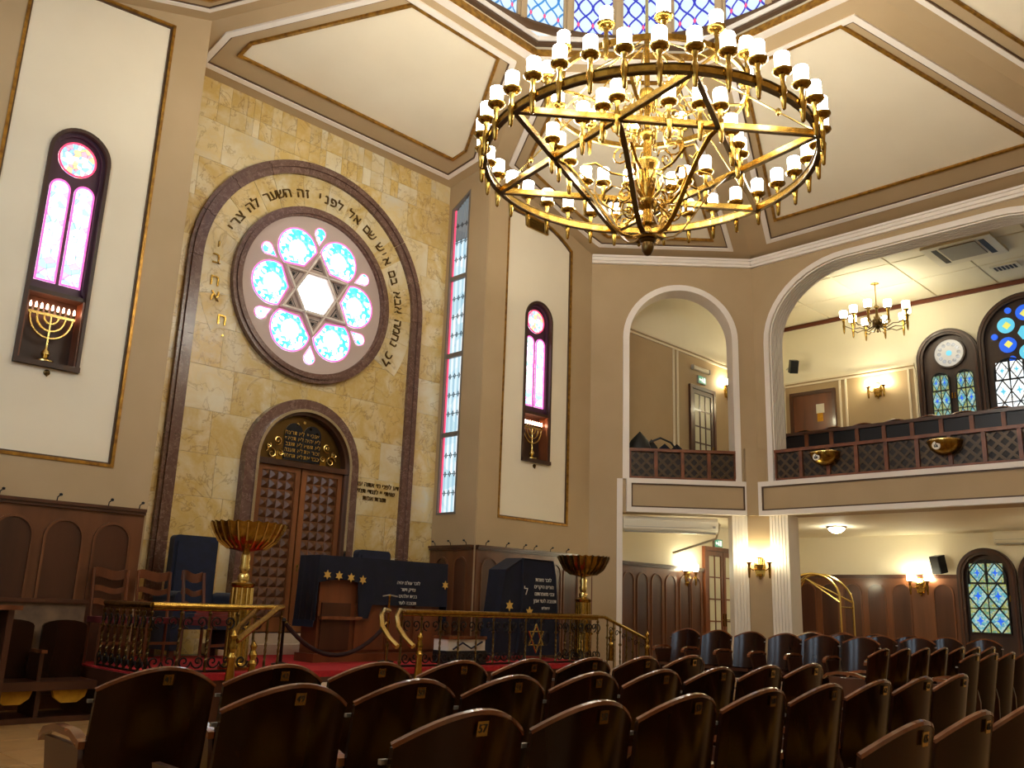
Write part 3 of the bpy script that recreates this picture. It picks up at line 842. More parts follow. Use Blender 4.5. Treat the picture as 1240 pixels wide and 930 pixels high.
def clip_fold(poly, keep):
    """part of a convex plan polygon on one side of the fold line PL1-PW1 (keep = 1: main slope)"""
    nx, ny = -(PW1[1] - PL1[1]), PW1[0] - PL1[0]
    f_ = lambda p: -keep * (nx * (p[0] - PL1[0]) + ny * (p[1] - PL1[1]))
    out = []
    for i in range(len(poly)):
        p, q = poly[i], poly[(i + 1) % len(poly)]; a_, b_ = f_(p), f_(q)
        if a_ >= 0: out.append(p)
        if a_ * b_ < 0:
            t = a_ / (a_ - b_); out.append((p[0] + (q[0] - p[0]) * t, p[1] + (q[1] - p[1]) * t))
    return out
PENT = [PW1, PW2, PL2, PL1, PN]
for (sx, sy), n_ in nm.items():
    lab = n_.replace('corner_', '').replace('_', ' ')
    def lift(poly, zf, d): return [(CX + sx * x, CY + sy * y, zf(x, y) - d) for x, y in poly]
    def slab3(mb_, poly, zf, d0, d1):
        A_, B_ = lift(poly, zf, d0), lift(poly, zf, d1); n = len(poly)
        mb_.poly(A_); mb_.poly(B_)
        for i in range(n): mb_.poly([A_[i], A_[(i + 1) % n], B_[(i + 1) % n], B_[i]])
    mb = MB(); slab3(mb, [PW1, PW2, PL2, PL1], z_quad, -0.08, 0); slab3(mb, [PW1, PL1, PN], z_tri, -0.08, 0)
    c = struct(mb, 'ceiling_' + n_, M['tan'], 'sloping cream ceiling panel over the %s corner' % lab)
    def ring3(o_, i_, d, name, m_):
        A_, B_ = dens(o_), dens(i_); n = len(A_); mb_ = MB()
        a0, a1, b0, b1 = lift(A_, z_cor, 0), lift(A_, z_cor, d), lift(B_, z_cor, 0), lift(B_, z_cor, d)
        for i in range(n):
            j = (i + 1) % n
            mb_.poly([a1[i], a1[j], b1[j], b1[i]]); mb_.poly([a0[i], a0[j], a1[j], a1[i]]); mb_.poly([b0[i], b0[j], b1[j], b1[i]])
        mb_.build(name, M[m_], c)
    ring3(inset(PENT, 0.27), inset(PENT, 0.35), 0.03, 'ceiling_border', 'white_trim')
    ring3(inset(PENT, 0.35), inset(PENT, 0.372), 0.015, 'ceiling_border_edge', 'dark_trim')
    cr = inset(PENT, [.60, .60, .42, .56, .60])
    mb = MB(); slab3(mb, clip_fold(cr, 1), z_quad, -0.01, 0.006)
    q_ = clip_fold(cr, -1)
    if len(q_) > 2: slab3(mb, q_, z_tri, -0.01, 0.006)
    mb.build('ceiling_panel', M['cream'], c)
    ring3(inset(PENT, [.557, .557, .377, .517, .557]), cr, 0.04, 'ceiling_panel_moulding', 'gold_trim')
for sx, n_ in ((1, 'right'), (-1, 'left')):
    facet([cp(sx * 7.49, 3.09, Z_WALL), cp(sx * 7.49, -3.09, Z_WALL), cp(sx * LB, -LA, Z_LANT), cp(sx * LB, LA, Z_LANT)], 'ceiling_' + n_, 'large sloping cream ceiling panel on the ' + n_ + ' side', (0.36, 0.45), [.95, .62, .46, .62])

# ------------------------------------------------------------------ lantern
def octo(ap): 
    k = ap * LA / LB
    return [(CX + x, CY + y) for x, y in ((ap, -k), (ap, k), (k, ap), (-k, ap), (-ap, k), (-ap, -k), (-k, -ap), (k, -ap))]
def oring(ap0, ap1, z0, z1, name, m, par):
    a_, b_ = octo(ap0), octo(ap1)
    f = lambda u, d, z: (u, z, d)
    return MB(f).band(a_, b_, z0, z1, True).build(name, M[m], par)
lant = struct(MB(lambda u, d, z: (u, z, d)).band(octo(3.1), octo(2.88), 9.0, 9.30, True), 'ceiling_lantern', M['cream'], 'octagonal lantern with a ring of blue stained glass windows')
oring(3.0, 2.86, 8.955, 9.0, 'lantern_moulding', 'white_trim', lant)
oring(2.89, 2.82, 8.97, 9.06, 'lantern_gilding', 'gold_trim', lant)
oring(2.90, 2.80, 9.14, 9.18, 'lantern_moulding', 'dark_trim', lant)
oring(2.90, 2.80, 9.20, 9.27, 'lantern_moulding', 'white_trim', lant)
circ = lambda r, n=48: [(CX + r * cos(2 * PI * (i + .5) / n), CY + r * sin(2 * PI * (i + .5) / n)) for i in range(n)]
NW = 24; RW_ = 2.83
fz = lambda u, d, z: (u, z, d)
# outer shell behind the glass, sill ring, head ring and cap
MB(fz).band(circ(2.98), circ(2.93), 9.28, 11.3, True).build('lantern_shell', M['cream'], lant)
MB(fz).band(circ(2.95), circ(2.79), 9.27, 9.31, True).build('lantern_sill', M['dark_trim'], lant)
MB(fz).band(circ(2.95), circ(2.70), 11.1, 11.3, True).build('lantern_head', M['white_trim'], lant)
MB().zprism(circ(3.0), 11.3, 11.45).build('lantern_cap', M['cream'], lant)
# one window: glass with an ogee lattice of coloured leads and small red lozenges; shared meshes
half = RW_ * math.tan(PI / NW)
def lant_frame(k):
    t = 2 * PI * (k + 0.5) / NW
    c_, s_ = cos(t), sin(t)
    return t
fr_l = lambda u, d, z: (-d, u, z)
H0, H1 = 0.0, 1.70
me_glass = MB(fr_l).box(-half + .05, half - .05, -0.02, 0, H0, H1).mesh('lantern_pane', M['glass_lantern'])
def lattice(m, ph):
    b = MB(fr_l)
    n = 3; pw = (2 * half - 0.10) / n
    for j in range(n + 1):
        for s_ in (-1, 1):
            for row in range(6):
                zz0 = row * 0.30 + (0.15 if ph else 0)
                if zz0 + 0.30 > H1: continue
                path = []
                for q in range(7):
                    t = q / 6
                    x = -half + .05 + pw * j + s_ * (pw / 2) * (sin(PI * t) ** 1.0) * 0.98
                    x = min(max(x, -half + .05), half - .05)
                    path.append((x, 0.006, zz0 + 0.30 * t))
                for (xa, da, za), (xb, db, zb_) in zip(path[:-1], path[1:]):
                    dx, dz = xb - xa, zb_ - za; l = math.hypot(dx, dz)
                    if l < 1e-4: continue
                    nx, nz = -dz / l * 0.014, dx / l * 0.014
                    b.poly([(xa - nx, da, za - nz), (xb - nx, db, zb_ - nz), (xb + nx, db, zb_ + nz), (xa + nx, da, za + nz)])
    return b.mesh('lantern_lattice', M[m])
me_lat = [lattice('glass_lantern_blue', 0), lattice('glass_lantern_cyan', 0)]
b = MB(fr_l)
for j in range(3):
    for row in range(5):
        x = -half + .05 + (2 * half - .1) / 3 * (j + .5); z_ = 0.30 * row + 0.15
        if row % 2: continue
        b.poly([(x - .022, 0.007, z_), (x, 0.007, z_ - .045), (x + .022, 0.007, z_), (x, 0.007, z_ + .045)])
me_loz = b.mesh('lantern_lozenge', M['glass_red'])
b = MB(fr_l); b.box(-0.075, 0.075, -0.06, 0.06, H0 - 0.02, H1 + 0.06); b.box(-0.035, 0.035, 0.06, 0.09, H0 - 0.02, H1 + 0.06)
me_mul = b.mesh('lantern_mullion', M['tan'])
for k in range(NW):
    t = 2 * PI * (k + 0.5) / NW
    loc = (CX + RW_ * cos(t), CY + RW_ * sin(t), 9.31)
    wdw = put(me_glass, 'lantern_pane', lant, loc, (0, 0, t))
    put(me_lat[0 if k in (0, 1, 2, 3, 23, 22, 10, 12, 14, 16) else 1], 'lantern_lattice', wdw)
    put(me_loz, 'lantern_lozenge', wdw)
    t2 = 2 * PI * k / NW
    put(me_mul, 'lantern_mullion', lant, (CX + (RW_ / cos(PI / NW)) * cos(t2), CY + (RW_ / cos(PI / NW)) * sin(t2), 9.31), (0, 0, t2))

# ------------------------------------------------------------------ the rest of the hall, behind and left of the camera
zl = 2.92
struct(MB().box(CX - 7.49 - .3, CX - 7.49, CY - 3.09, CY + 3.09, zl, 8.1), 'wall_left', M['tan'], 'left hall wall above the aisle')
struct(MB().box(CX - 5.33, CX + 5.33, CY - 5.25 - .3, CY - 5.25, zl, 9.0), 'wall_back', M['tan'], 'back hall wall above the aisle')
for (sx, sy), n_ in (((-1, 1), 'front_left'), ((1, -1), 'back_right'), ((-1, -1), 'back_left')):
    a_ = Vector(cp(sx * 5.33, sy * 5.25, 0)); c_ = Vector(cp(sx * 7.49, sy * 3.09, 0)); o_ = Vector((sx * .2, sy * .2, 0))
    z0_ = zl
    struct(MB().zprism([a_.xy[:], c_.xy[:], (c_ + o_).xy[:], (a_ + o_).xy[:]], z0_, 8.1), 'wall_corner_' + n_, M['tan'], 'tan corner wall at the ' + n_.replace('_', ' ') + ' of the hall')
struct(MB().box(-6, 14.46, -5.6, -0.4, zl, zl + .3).box(-6, -0.82, -0.4, 10.7, zl, zl + .3).zprism([(-0.82, -0.4), (1.7, -0.4), (1.7, -0.1), (-0.52, 2.1), (-0.82, 2.1)], zl, zl + .3).zprism([(1.7, 10.45), (-0.52, 8.2), (-0.82, 8.2), (-0.82, 10.6), (1.7, 10.6)], zl, zl + .3), 'aisle_ceiling', M['ivory'], 'pale ceiling over the left and back aisles')
struct(MB().box(-6.2, -6.0, -5.6, 10.7, 0, 3.2), 'wall_outer_left', M['ivory'], 'pale outer wall of the left aisle')
struct(MB().box(-6, 14.6, -5.8, -5.6, 0, 3.2), 'wall_outer_back', M['ivory'], 'pale outer wall behind the back aisle')
struct(MB().box(-6, CX - 5.33, 10.4, 10.7, 0, 3.2), 'wall_outer_front_left', M['ivory'], 'pale wall at the front end of the left aisle')
struct(MB().box(14.4, 14.6, -5.6, -0.1, 0, 3.2), 'wall_outer_back_right', M['ivory'], 'pale wall at the right end of the back aisle')

# unseen windows added to the left wall for daylight fill, modelled on the gallery's
fl_w = lambda u, d, z: (CX - 7.49 + d, u, z)
for n_, c in ((9, CY - 1.5), (10, CY + 1.5)):
    o = arch_out(c - 0.95, c + 0.95, 3.9, 6.6, 20)
    g = tag(MB(fl_w).prism(o, 0, 0.03).build('window_%d' % n_, M['window_wood']), 'tall arched window added in unseen left hall wall for daylight, the %s' % ('one nearer the back' if n_ == 9 else 'one nearer the ark'), kind='structure')
    MB(fl_w).band(o, inset(o, 0.12), 0.0, 0.12, True).build('arch_frame', M['window_wood'], g)
    for k in (-1, 0, 1):
        MB(fl_w).prism(arch_out(c + 0.55 * k - 0.24, c + 0.55 * k + 0.24, 4.1, 6.55, 10), 0.03, 0.05).build('pane', M['glass_day_fill'], g)
    for z_ in (4.7, 5.3, 5.9):
        MB(fl_w).box(c - 0.83, c + 0.83, 0.05, 0.07, z_ - .02, z_ + .02).build('glazing_bar', M['lead'], g)

# ================================================================== THINGS
def spiral(c, ax, r0, a0, turns, n=18, shrink=0.12):
    """flat spiral in the vertical plane that holds ax (unit vector), starting at radius r0"""
    ax = Vector(ax); c = Vector(c); out = []
    for i in range(n + 1):
        t = i / n; r = r0 * (1 - t) + r0 * shrink * t; a = a0 + turns * 2 * PI * t
        out.append(tuple(c + ax * (r * cos(a)) + Vector((0, 0, r * sin(a)))))
    return out

# ------------------------------------------------------------------ great chandelier
ch = thing('chandelier', 'huge brass ring chandelier with a six-pointed star and dozens of glowing white shades', 'chandelier', (CX, CY, 4.74))
ZR = 5.78 - 4.74
fz0 = lambda u, d, z: (u, z, d)
c0 = lambda r, n: [(r * cos(2 * PI * i / n), r * sin(2 * PI * i / n)) for i in range(n)]
MB(fz0).band(c0(1.738, 72), c0(1.702, 72), ZR - 0.035, ZR + 0.035, True).build('ring', M['brass'], ch)
MB(fz0).band(c0(1.746, 72), c0(1.694, 72), ZR - 0.045, ZR - 0.033, True).build('ring_lip', M['bronze'], ch)
MB(fz0).band(c0(1.746, 72), c0(1.694, 72), ZR + 0.033, ZR + 0.045, True).build('ring_lip', M['bronze'], ch)
VA = [50 + 60 * k for k in range(6)]
vx = [Vector((1.72 * cos(rad(a)), 1.72 * sin(rad(a)), ZR)) for a in VA]
for k in range(6):
    a_, b_ = vx[k], vx[(k + 2) % 6]
    o = MB().strap([a_, b_], (0, 0, 1), 0.062, 0.03).build('star_bar', M['brass'], ch)
    MB().strap([a_ + Vector((0, 0, -.036)), b_ + Vector((0, 0, -.036))], (0, 0, 1), 0.012, 0.05).build('bar_lip', M['bronze'], o)
ZU, RU = 6.57 - 4.74, 1.05
MB(fz0).band(c0(RU + .015, 48), c0(RU - .015, 48), ZU - 0.03, ZU + 0.03, True).build('upper_ring', M['brass'], ch)
me_h = MB().lathe([(0.005, -0.20), (0.02, -0.185), (0.029, -0.06), (0.036, -0.01), (0.036, 0.015), (0.024, 0.05), (0.021, 0.11), (0.034, 0.15)], 8).mesh('lamp_holder', M['brass'], True)
me_s = MB().lathe([(0.03, 0.15), (0.07, 0.165), (0.092, 0.185), (0.094, 0.20), (0.06, 0.205)], 12).mesh('saucer', M['brass'], True)
me_g = MB().lathe([(0.048, 0.205), (0.066, 0.235), (0.068, 0.36), (0.064, 0.368)], 12).mesh('shade', M['shade'], True)
def lamp(par, loc):
    h = put(me_h, 'lamp_holder', par, loc)
    put(me_s, 'saucer', h); put(me_g, 'shade', h)
for k in range(36):
    a_ = rad(50 + 10 * k)
    lamp(ch, (1.755 * cos(a_), 1.755 * sin(a_), ZR))
for k in range(6):
    a_, b_ = vx[k], vx[(k + 2) % 6]
    for t in (0.335, 0.5, 0.60):
        p = a_.lerp(b_, t); q = p.normalized() * 0.035
        lamp(ch, (p.x + q.x, p.y + q.y, ZR))
for k in range(12):
    a_ = rad(15 + 30 * k)
    lamp(ch, ((RU + .03) * cos(a_), (RU + .03) * sin(a_), ZU))
# stem, bowl-shaped turnings, acorn
MB().lathe([(0.0, 0.0), (0.03, 0.01), (0.058, 0.05), (0.066, 0.10), (0.06, 0.14), (0.075, 0.15), (0.085, 0.17), (0.04, 0.185)], 14).build('acorn_finial', M['bronze'], ch, True)
MB().lathe([(0.10, 0.18), (0.11, 0.195), (0.05, 0.21), (0.045, 0.32), (0.10, 0.34), (0.05, 0.37), (0.055, 0.50), (0.12, 0.56), (0.125, 0.60), (0.05, 0.64),
            (0.075, 0.70), (0.095, 0.85), (0.10, 0.98), (0.13, 1.03), (0.13, 1.06), (0.05, 1.10), (0.04, 1.3), (0.09, 1.36), (0.09, 1.4), (0.035, 1.45), (0.035, 1.7), (0.08, 1.78), (0.08, 1.9), (0.03, 1.95), (0.03, 2.6)], 14).build('stem', M['brass'], ch, True)
MB().lathe([(0.018, 2.6), (0.018, 3.6), (0.06, 3.63), (0.07, 3.68), (0.02, 3.72), (0.016, 6.56)], 8).build('hanging_rod', M['brass_pale'], ch, True)
for k in range(6):
    a_ = rad(20 + 60 * k); ax = Vector((cos(a_), sin(a_), 0)); sd = Vector((-sin(a_), cos(a_), 0))
    # broad strap from the hub, sweeping out and up to the inner star points
    pr = [(0.05, 0.24), (0.16, 0.20), (0.27, 0.225), (0.37, 0.31), (0.47, 0.45), (0.60, 0.65), (0.74, 0.84), (0.87, 0.97), (0.97, ZR - .03), (1.0, ZR + 0.02), (0.965, ZR + 0.07), (0.91, ZR + 0.05)]
    MB().strap([ax * r + Vector((0, 0, z)) for r, z in pr], sd, 0.055, 0.014).build('scroll_arm', M['bronze' if k % 2 else 'brass'], ch)
    # second, thinner scroll leaving the vase
    pr = [(0.07, 0.62), (0.2, 0.50), (0.34, 0.47), (0.48, 0.55), (0.56, 0.68), (0.54, 0.79), (0.46, 0.82), (0.41, 0.76), (0.44, 0.70)]
    MB().strap([ax * r + Vector((0, 0, z)) for r, z in pr], sd, 0.03, 0.012).build('scroll', M['brass'], ch)
    pr = [(0.08, 0.95), (0.22, 0.88), (0.38, 0.90), (0.55, 1.0), (0.68, 0.97), (0.72, 0.88), (0.66, 0.83), (0.61, 0.88)]
    MB().strap([ax * r + Vector((0, 0, z)) for r, z in pr], sd, 0.028, 0.012).build('scroll', M['brass'], ch)
    a2 = rad(50 + 60 * k); ax2 = Vector((cos(a2), sin(a2), 0)); sd2 = Vector((-sin(a2), cos(a2), 0))
    for c_, r_ in (((0.26, 0.42), 0.11), ((0.24, 0.72), 0.10), ((0.28, 1.18), 0.13), ((0.30, 1.55), 0.14)):
        MB().tube(spiral(ax2 * c_[0] + Vector((0, 0, c_[1])), ax2, r_, PI if k % 2 else 0.6 * PI, -1.6, 16), 0.011, 5).build('spiral_scroll', M['brass'], ch)
    # acanthus leaves at the hub
    lf = MB(); pts = [ax2 * r + Vector((0, 0, z)) for r, z in ((0.05, 0.62), (0.13, 0.70), (0.17, 0.80), (0.15, 0.90), (0.20, 0.96))]
    lf.strap(pts, sd2, 0.05, 0.01); lf.build('leaf', M['brass_pale'], ch)
    # tie rods: twisted, with a knot, from the star points up to the stem
    p, q = vx[k], Vector((0.05 * cos(a2), 0.05 * sin(a2), 2.45))
    MB().tube([p, p.lerp(q, 0.5), q], 0.010, 6).build('tie_rod', M['brass_pale'], ch)
    kn = p.lerp(q, 0.22)
    MB().lathe([(0, -0.05), (0.022, -0.03), (0.03, 0), (0.022, 0.03), (0, 0.05)], 8, kn).build('rod_knot', M['brass'], ch, True)
    # arms of the upper tier
    pr = [(0.04, ZU - .12), (0.2, ZU - .22), (0.4, ZU - .20), (0.6, ZU - .08), (0.8, ZU - .02), (RU, ZU)]
    MB().strap([ax * r + Vector((0, 0, z)) for r, z in pr], sd, 0.035, 0.014).build('upper_arm', M['brass'], ch)
    for c_, r_ in (((0.45, ZU - 0.06), 0.12), ((0.75, ZU - 0.14), 0.10), ((0.28, ZU - 0.42), 0.13), ((0.30, ZU + .10), 0.10)):
        MB().tube(spiral(ax * c_[0] + Vector((0, 0, c_[1])), ax, r_, 0.3 * PI, 1.5, 16), 0.010, 5).build('spiral_scroll', M['brass_pale'], ch)
    # fan lattice above the upper tier
    p = ax2 * RU + Vector((0, 0, ZU)); q = Vector((0, 0, ZU + 0.75))
    MB().tube([p, p.lerp(q, .5) + Vector((0, 0, .05)), q], 0.009, 5).build('tie_rod', M['brass_pale'], ch)

# ------------------------------------------------------------------ gallery chandelier
gc = thing('gallery_chandelier', 'small brass chandelier with white shades hanging over the right gallery', 'chandelier', (17.95, 7.33, 7.0))
MB().lathe([(0.02, 1.08), (0.03, 1.1), (0.09, 1.115), (0.10, 1.12)], 14).build('ceiling_rose', M['brass'], gc, True)
MB().lathe([(0.012, 0.60), (0.012, 1.10)], 8).build('rod', M['brass'], gc, True)
MB().lathe([(0.0, 0.02), (0.03, 0.05), (0.02, 0.10), (0.06, 0.16), (0.10, 0.22), (0.11, 0.30), (0.05, 0.36), (0.03, 0.42), (0.025, 0.54), (0.055, 0.57), (0.06, 0.60), (0.02, 0.64)], 12).build('body', M['bronze'], gc, True)
gh = MB().lathe([(0.005, -0.20), (0.018, -0.17), (0.03, -0.02), (0.022, 0.03), (0.04, 0.12), (0.07, 0.14), (0.06, 0.15)], 8).mesh('lamp_holder', M['brass'], True)
gg = MB().lathe([(0.05, 0.15), (0.075, 0.18), (0.08, 0.30), (0.075, 0.305)], 10).mesh('shade', M['shade_gallery'], True)
for k in range(10):
    a_ = rad(36 * k + 8); ax = Vector((cos(a_), sin(a_), 0)); R_ = 0.66 if k % 2 else 0.58
    pr = [(0.06, 0.18), (0.2, 0.10), (0.35, 0.16), (0.48, 0.14), (R_, 0.22)]
    MB().tube([ax * r + Vector((0, 0, z)) for r, z in pr], 0.012, 5).build('arm', M['bronze'], gc)
    MB().tube(spiral(ax * 0.22 + Vector((0, 0, 0.27)), ax, 0.08, -0.5 * PI, -1.3, 10), 0.009, 5).build('scroll', M['bronze'], gc)
    h = put(gh, 'lamp_holder', gc, (R_ * cos(a_), R_ * sin(a_), 0.24)); put(gg, 'shade', h)

# ------------------------------------------------------------------ wall sconces
def sconce(loc, rz, label, sc_=1.0):
    t = thing('wall_sconce', label, 'wall lamp', loc, rz, 'brass wall sconces')
    pl = [(-0.07, -0.16), (0.07, -0.16), (0.10, 0.0), (0.085, 0.12), (0.055, 0.155), (0, 0.17), (-0.055, 0.155), (-0.085, 0.12), (-0.10, 0.0)]
    MB(lambda u, d, z: (u, -d, z)).prism(pl, 0.0, 0.03).build('back_plate', M['brass'], t)
    for i in range(5):
        x = -0.056 + 0.028 * i
        MB().tube([(x * 0.7, -0.035, -0.06), (x, -0.055, 0.04), (x * 1.25, -0.045, 0.14)], [0.012, 0.016, 0.010], 5).build('fan_rib', M['brass_pale'], t)
    MB().lathe([(0, -0.22), (0.02, -0.20), (0.012, -0.18), (0.05, -0.15), (0.045, -0.12)], 8, (0, -0.035, 0)).build('pendant', M['brass'], t, True)
    for s_ in (-1, 1):
        MB().tube([(s_ * 0.05, -0.03, -0.03), (s_ * 0.11, -0.10, -0.06), (s_ * 0.17, -0.12, -0.02)], 0.011, 5).build('arm', M['brass'], t)
        h = MB().lathe([(0.006, -0.20), (0.018, -0.18), (0.026, -0.04), (0.02, 0.0), (0.03, 0.05), (0.06, 0.075), (0.06, 0.085)], 8, (s_ * 0.175, -0.12, 0)).build('torch', M['brass'], t, True)
        MB().lathe([(0.045, 0.085), (0.058, 0.11), (0.06, 0.21), (0.055, 0.215)], 10, (s_ * 0.175, -0.12, 0)).build('shade', M['shade_sconce'], h, True)
    return t
sconce((15.3, Y_FL - 0.001, 1.92), 0, 'brass double sconce on the panelling left of the aisle double door')
sconce((16.95, Y_FL - 0.02, 6.02), 0, 'brass double sconce beside the gallery door in the narrow arch')
sconce((14.375, 8.215, 2.02), -rad(66), 'brass double sconce on the tan pier between the pilasters')
sconce((X_BW - 0.05, 7.45, 1.92), -PI / 2, 'brass double sconce between wood panels and the loudspeaker')
sconce((X_BW - 0.02, 8.08, 6.22), -PI / 2, 'brass double sconce on the tan wall of the right gallery')

# ------------------------------------------------------------------ flush lamps under the galleries
def flush(loc, label):
    t = thing('ceiling_lamp', label, 'ceiling lamp', loc)
    MB().lathe([(0.12, 0.0), (0.20, 0.0), (0.205, -0.02), (0.15, -0.04)], 20).build('rim', M['bronze'], t, True)
    MB().lathe([(0.16, -0.03), (0.14, -0.07), (0.09, -0.11), (0.03, -0.13), (0.0, -0.132)], 16).build('glass_bowl', M['shade_flush'], t, True)
    for k in range(8):
        a_ = 2 * PI * k / 8
        MB().tube([(0.163 * cos(a_), 0.163 * sin(a_), -0.035), (0.095 * cos(a_), 0.095 * sin(a_), -0.118), (0.0, 0, -0.142)], 0.005, 4).build('glass_rib', M['brass'], t)
flush((17.3, 8.16, Z_GC), 'round flush glass lamp on the ceiling under the right gallery')
flush((17.3, 4.0, Z_GC), 'round flush glass lamp further along under the right gallery')
flush((-3.2, 3.5, 2.92), 'round flush glass lamp over the left aisle')
flush((3.5, -2.6, 2.92), 'round flush glass lamp over the back aisle')

# ------------------------------------------------------------------ menorahs in the window niches
def menorah(c, side):
    t = thing('menorah', 'golden seven-branched menorah with lit bulbs in the niche %s of the ark' % side, 'menorah', (c, Y_FL + 0.115, 3.66))
    MB().lathe([(0.10, 0), (0.10, 0.015), (0.055, 0.03), (0.03, 0.06), (0.05, 0.09), (0.045, 0.12), (0.02, 0.15), (0.014, 0.2), (0.014, 0.56)], 12).build('stem', M['brass_pale'], t, True)
    for r in (0.075, 0.15, 0.225):
        MB().tube([(r * cos(rad(a_)), 0, 0.53 + r * 1.12 * sin(rad(a_))) for a_ in range(180, 361, 12)], 0.015, 6).build('branch', M['brass_pale'], t)
    MB().box(-0.25, 0.25, -0.016, 0.016, 0.53, 0.56).build('crossbar', M['brass_pale'], t)
    for k in range(9):
        x = -0.232 + 0.058 * k
        cpn = MB().lathe([(0.011, 0.56), (0.02, 0.585), (0.02, 0.6)], 8, (x, 0, 0)).build('cup', M['bronze'], t, True)
        MB().lathe([(0.008, 0.60), (0.013, 0.625), (0.009, 0.655), (0.0, 0.672)], 8, (x, 0, 0)).build('bulb', M['flame'], cpn, True)
menorah(cwl, 'left'); menorah(cwr, 'right')
for c, s_ in ((cwl, 'left'), (cwr, 'right')):
    t = thing('call_bell', 'small round bronze knob on the cream panel under the %s menorah' % s_, 'bell', (c + (0.02 if s_ == 'left' else -.02), Y_FL + 0.03, 3.53))
    MB(lambda x, y, z: (x, -z, y)).lathe([(0.035, 0), (0.035, 0.012), (0.02, 0.02), (0.015, 0.035), (0, 0.04)], 10).build('knob', M['bronze'], t, True)
    MB().lathe([(0.0, -0.05), (0.01, -0.04), (0.006, -0.02)], 6, (0, -0.02, 0)).build('drop', M['bronze'], t, True)

# ------------------------------------------------------------------ lettering (raised metal letters)
TXT = {}
def text_mesh(s, size, ext, m, bevel=0.0):
    key = (s, size, ext, m)
    if key in TXT: return TXT[key]
    cu = bpy.data.curves.new('letter', 'FONT'); cu.body = s; cu.size = size; cu.extrude = ext
    cu.align_x = 'CENTER'; cu.align_y = 'CENTER'; cu.resolution_u = 2
    o = bpy.data.objects.new('letter', cu); COL.objects.link(o)
    dg = bpy.context.evaluated_depsgraph_get(); dg.update()
    me = bpy.data.meshes.new_from_object(o.evaluated_get(dg))
    bpy.data.objects.remove(o); bpy.data.curves.remove(cu)
    me.name = 'letter'; me.materials.clear(); me.materials.append(M[m])
    TXT[key] = me
    return me
def heb(s): return s[::-1]                     # set right to left
# words over the arch, read from right to left
line = 'לכ נחמה אבא בם איש שם אל לפני זה השער לה צריק'
ang = -29.0
for wd in line.split(' '):
    for chr_ in wd:
        if ang > 160: break
        px, pz = AR_C + 1.60 * cos(rad(ang)), 5.77 + 1.60 * sin(rad(ang))
        put(text_mesh(chr_, 0.22, 0.012, 'bronze'), 'letter', wf, (px, Y_ARK - 0.02, pz), (PI / 2, -rad(ang - 90), 0))
        ang += 4.6
    ang += 3.6
for chr_, zz, uu in (('י', 6.05, 5.33), ('ב', 5.85, 5.32), ('ח', 5.52, 5.33), ('א', 5.30, 5.36), ('ח', 4.98, 5.50), ('.', 4.82, 5.54)):
    put(text_mesh(chr_, 0.24, 0.012, 'brass'), 'letter', wf, (uu, Y_ARK - 0.02, zz), (PI / 2, 0, 0))
for i, ln in enumerate(('דע לפני מי אתה עומד', 'שויתי יי לנגדי תמיד', 'תורת אמת')):
    put(text_mesh(heb(ln), 0.105, 0.006, 'bronze'), 'inscription', wf, (8.36, Y_ARK - 0.012, 2.97 - 0.105 * i), (PI / 2, 0, 0))

# ------------------------------------------------------------------ ark doors
d1 = tag(MB(fa).box(6.22, 7.72, -0.02, 0.02, 0.73, 3.2).build('door_1', M['wood_dark']), 'carved wooden double ark doors under an arched bronze fanlight', kind='structure')
DC, DZ = 6.97, 3.12
for ro, ri, d, m_ in ((0.95, 0.80, 0.16, 'marble_brown'), (0.80, 0.758, 0.20, 'chrome'), (0.758, 0.72, 0.13, 'wood_dark')):
    MB(fa).band(arch_out(DC - ro, DC + ro, PLAT, DZ, 30), arch_out(DC - ri, DC + ri, PLAT, DZ, 30), -0.02, d).build('door_surround' if m_ != 'chrome' else 'metal_strip', M[m_], d1)
MB(fa).box(DC - .76, DC + .76, 0.0, 0.15, 3.05, 3.13).build('lintel', M['wood_dark'], d1)
stud = MB(lambda u, d, z: (u, -d, z)); q = 0.066
k = stud.P([(-q, 0, -q), (q, 0, -q), (q, 0, q), (-q, 0, q), (-.012, .045, -.012), (.012, .045, -.012), (.012, .045, .012), (-.012, .045, .012)])
for i in range(4): stud.f.append((k + i, k + (i + 1) % 4, k + 4 + (i + 1) % 4, k + 4 + i))
stud.f.append((k + 4, k + 5, k + 6, k + 7))
stud_me = stud.mesh('pyramid_stud', M['wood_stud'])
for s_ in (-1, 1):
    a_, b_ = sorted((DC + s_ * 0.012, DC + s_ * 0.715))
    lf = MB(fa).box(a_, b_, 0.02, 0.06, 0.75, 3.05).build('door_leaf', M['wood_door'], d1)
    o = [(a_, 0.75), (b_, 0.75), (b_, 3.05), (a_, 3.05)]
    MB(fa).band(o, inset(o, [.18, .075, .075, .085]), 0.06, 0.085, True).build('leaf_frame', M['wood_door'], lf)
    cx_ = (a_ + b_) / 2
    for r in range(15):
        for c in range(4):
            put(stud_me, 'pyramid_stud', lf, (cx_ - 0.2025 + 0.135 * c, Y_ARK - 0.06, 1.01 + 0.136 * r))
es = MB(fa).prism(arc(7.035, 1.66, 0.02, 0, 360, 12)[:-1], 0.085, 0.092); es.box(7.025, 7.045, 0.085, 0.092, 1.58, 1.66)
es.build('keyhole_plate', M['brass_pale'], d1)
ty = MB(fa).prism([(DC - .72, 3.13)] + arc(DC, 3.13, 0.70, 180, 0, 24) + [(DC + .72, 3.13)], 0.0, 0.03).build('fanlight', M['bronze'], d1)
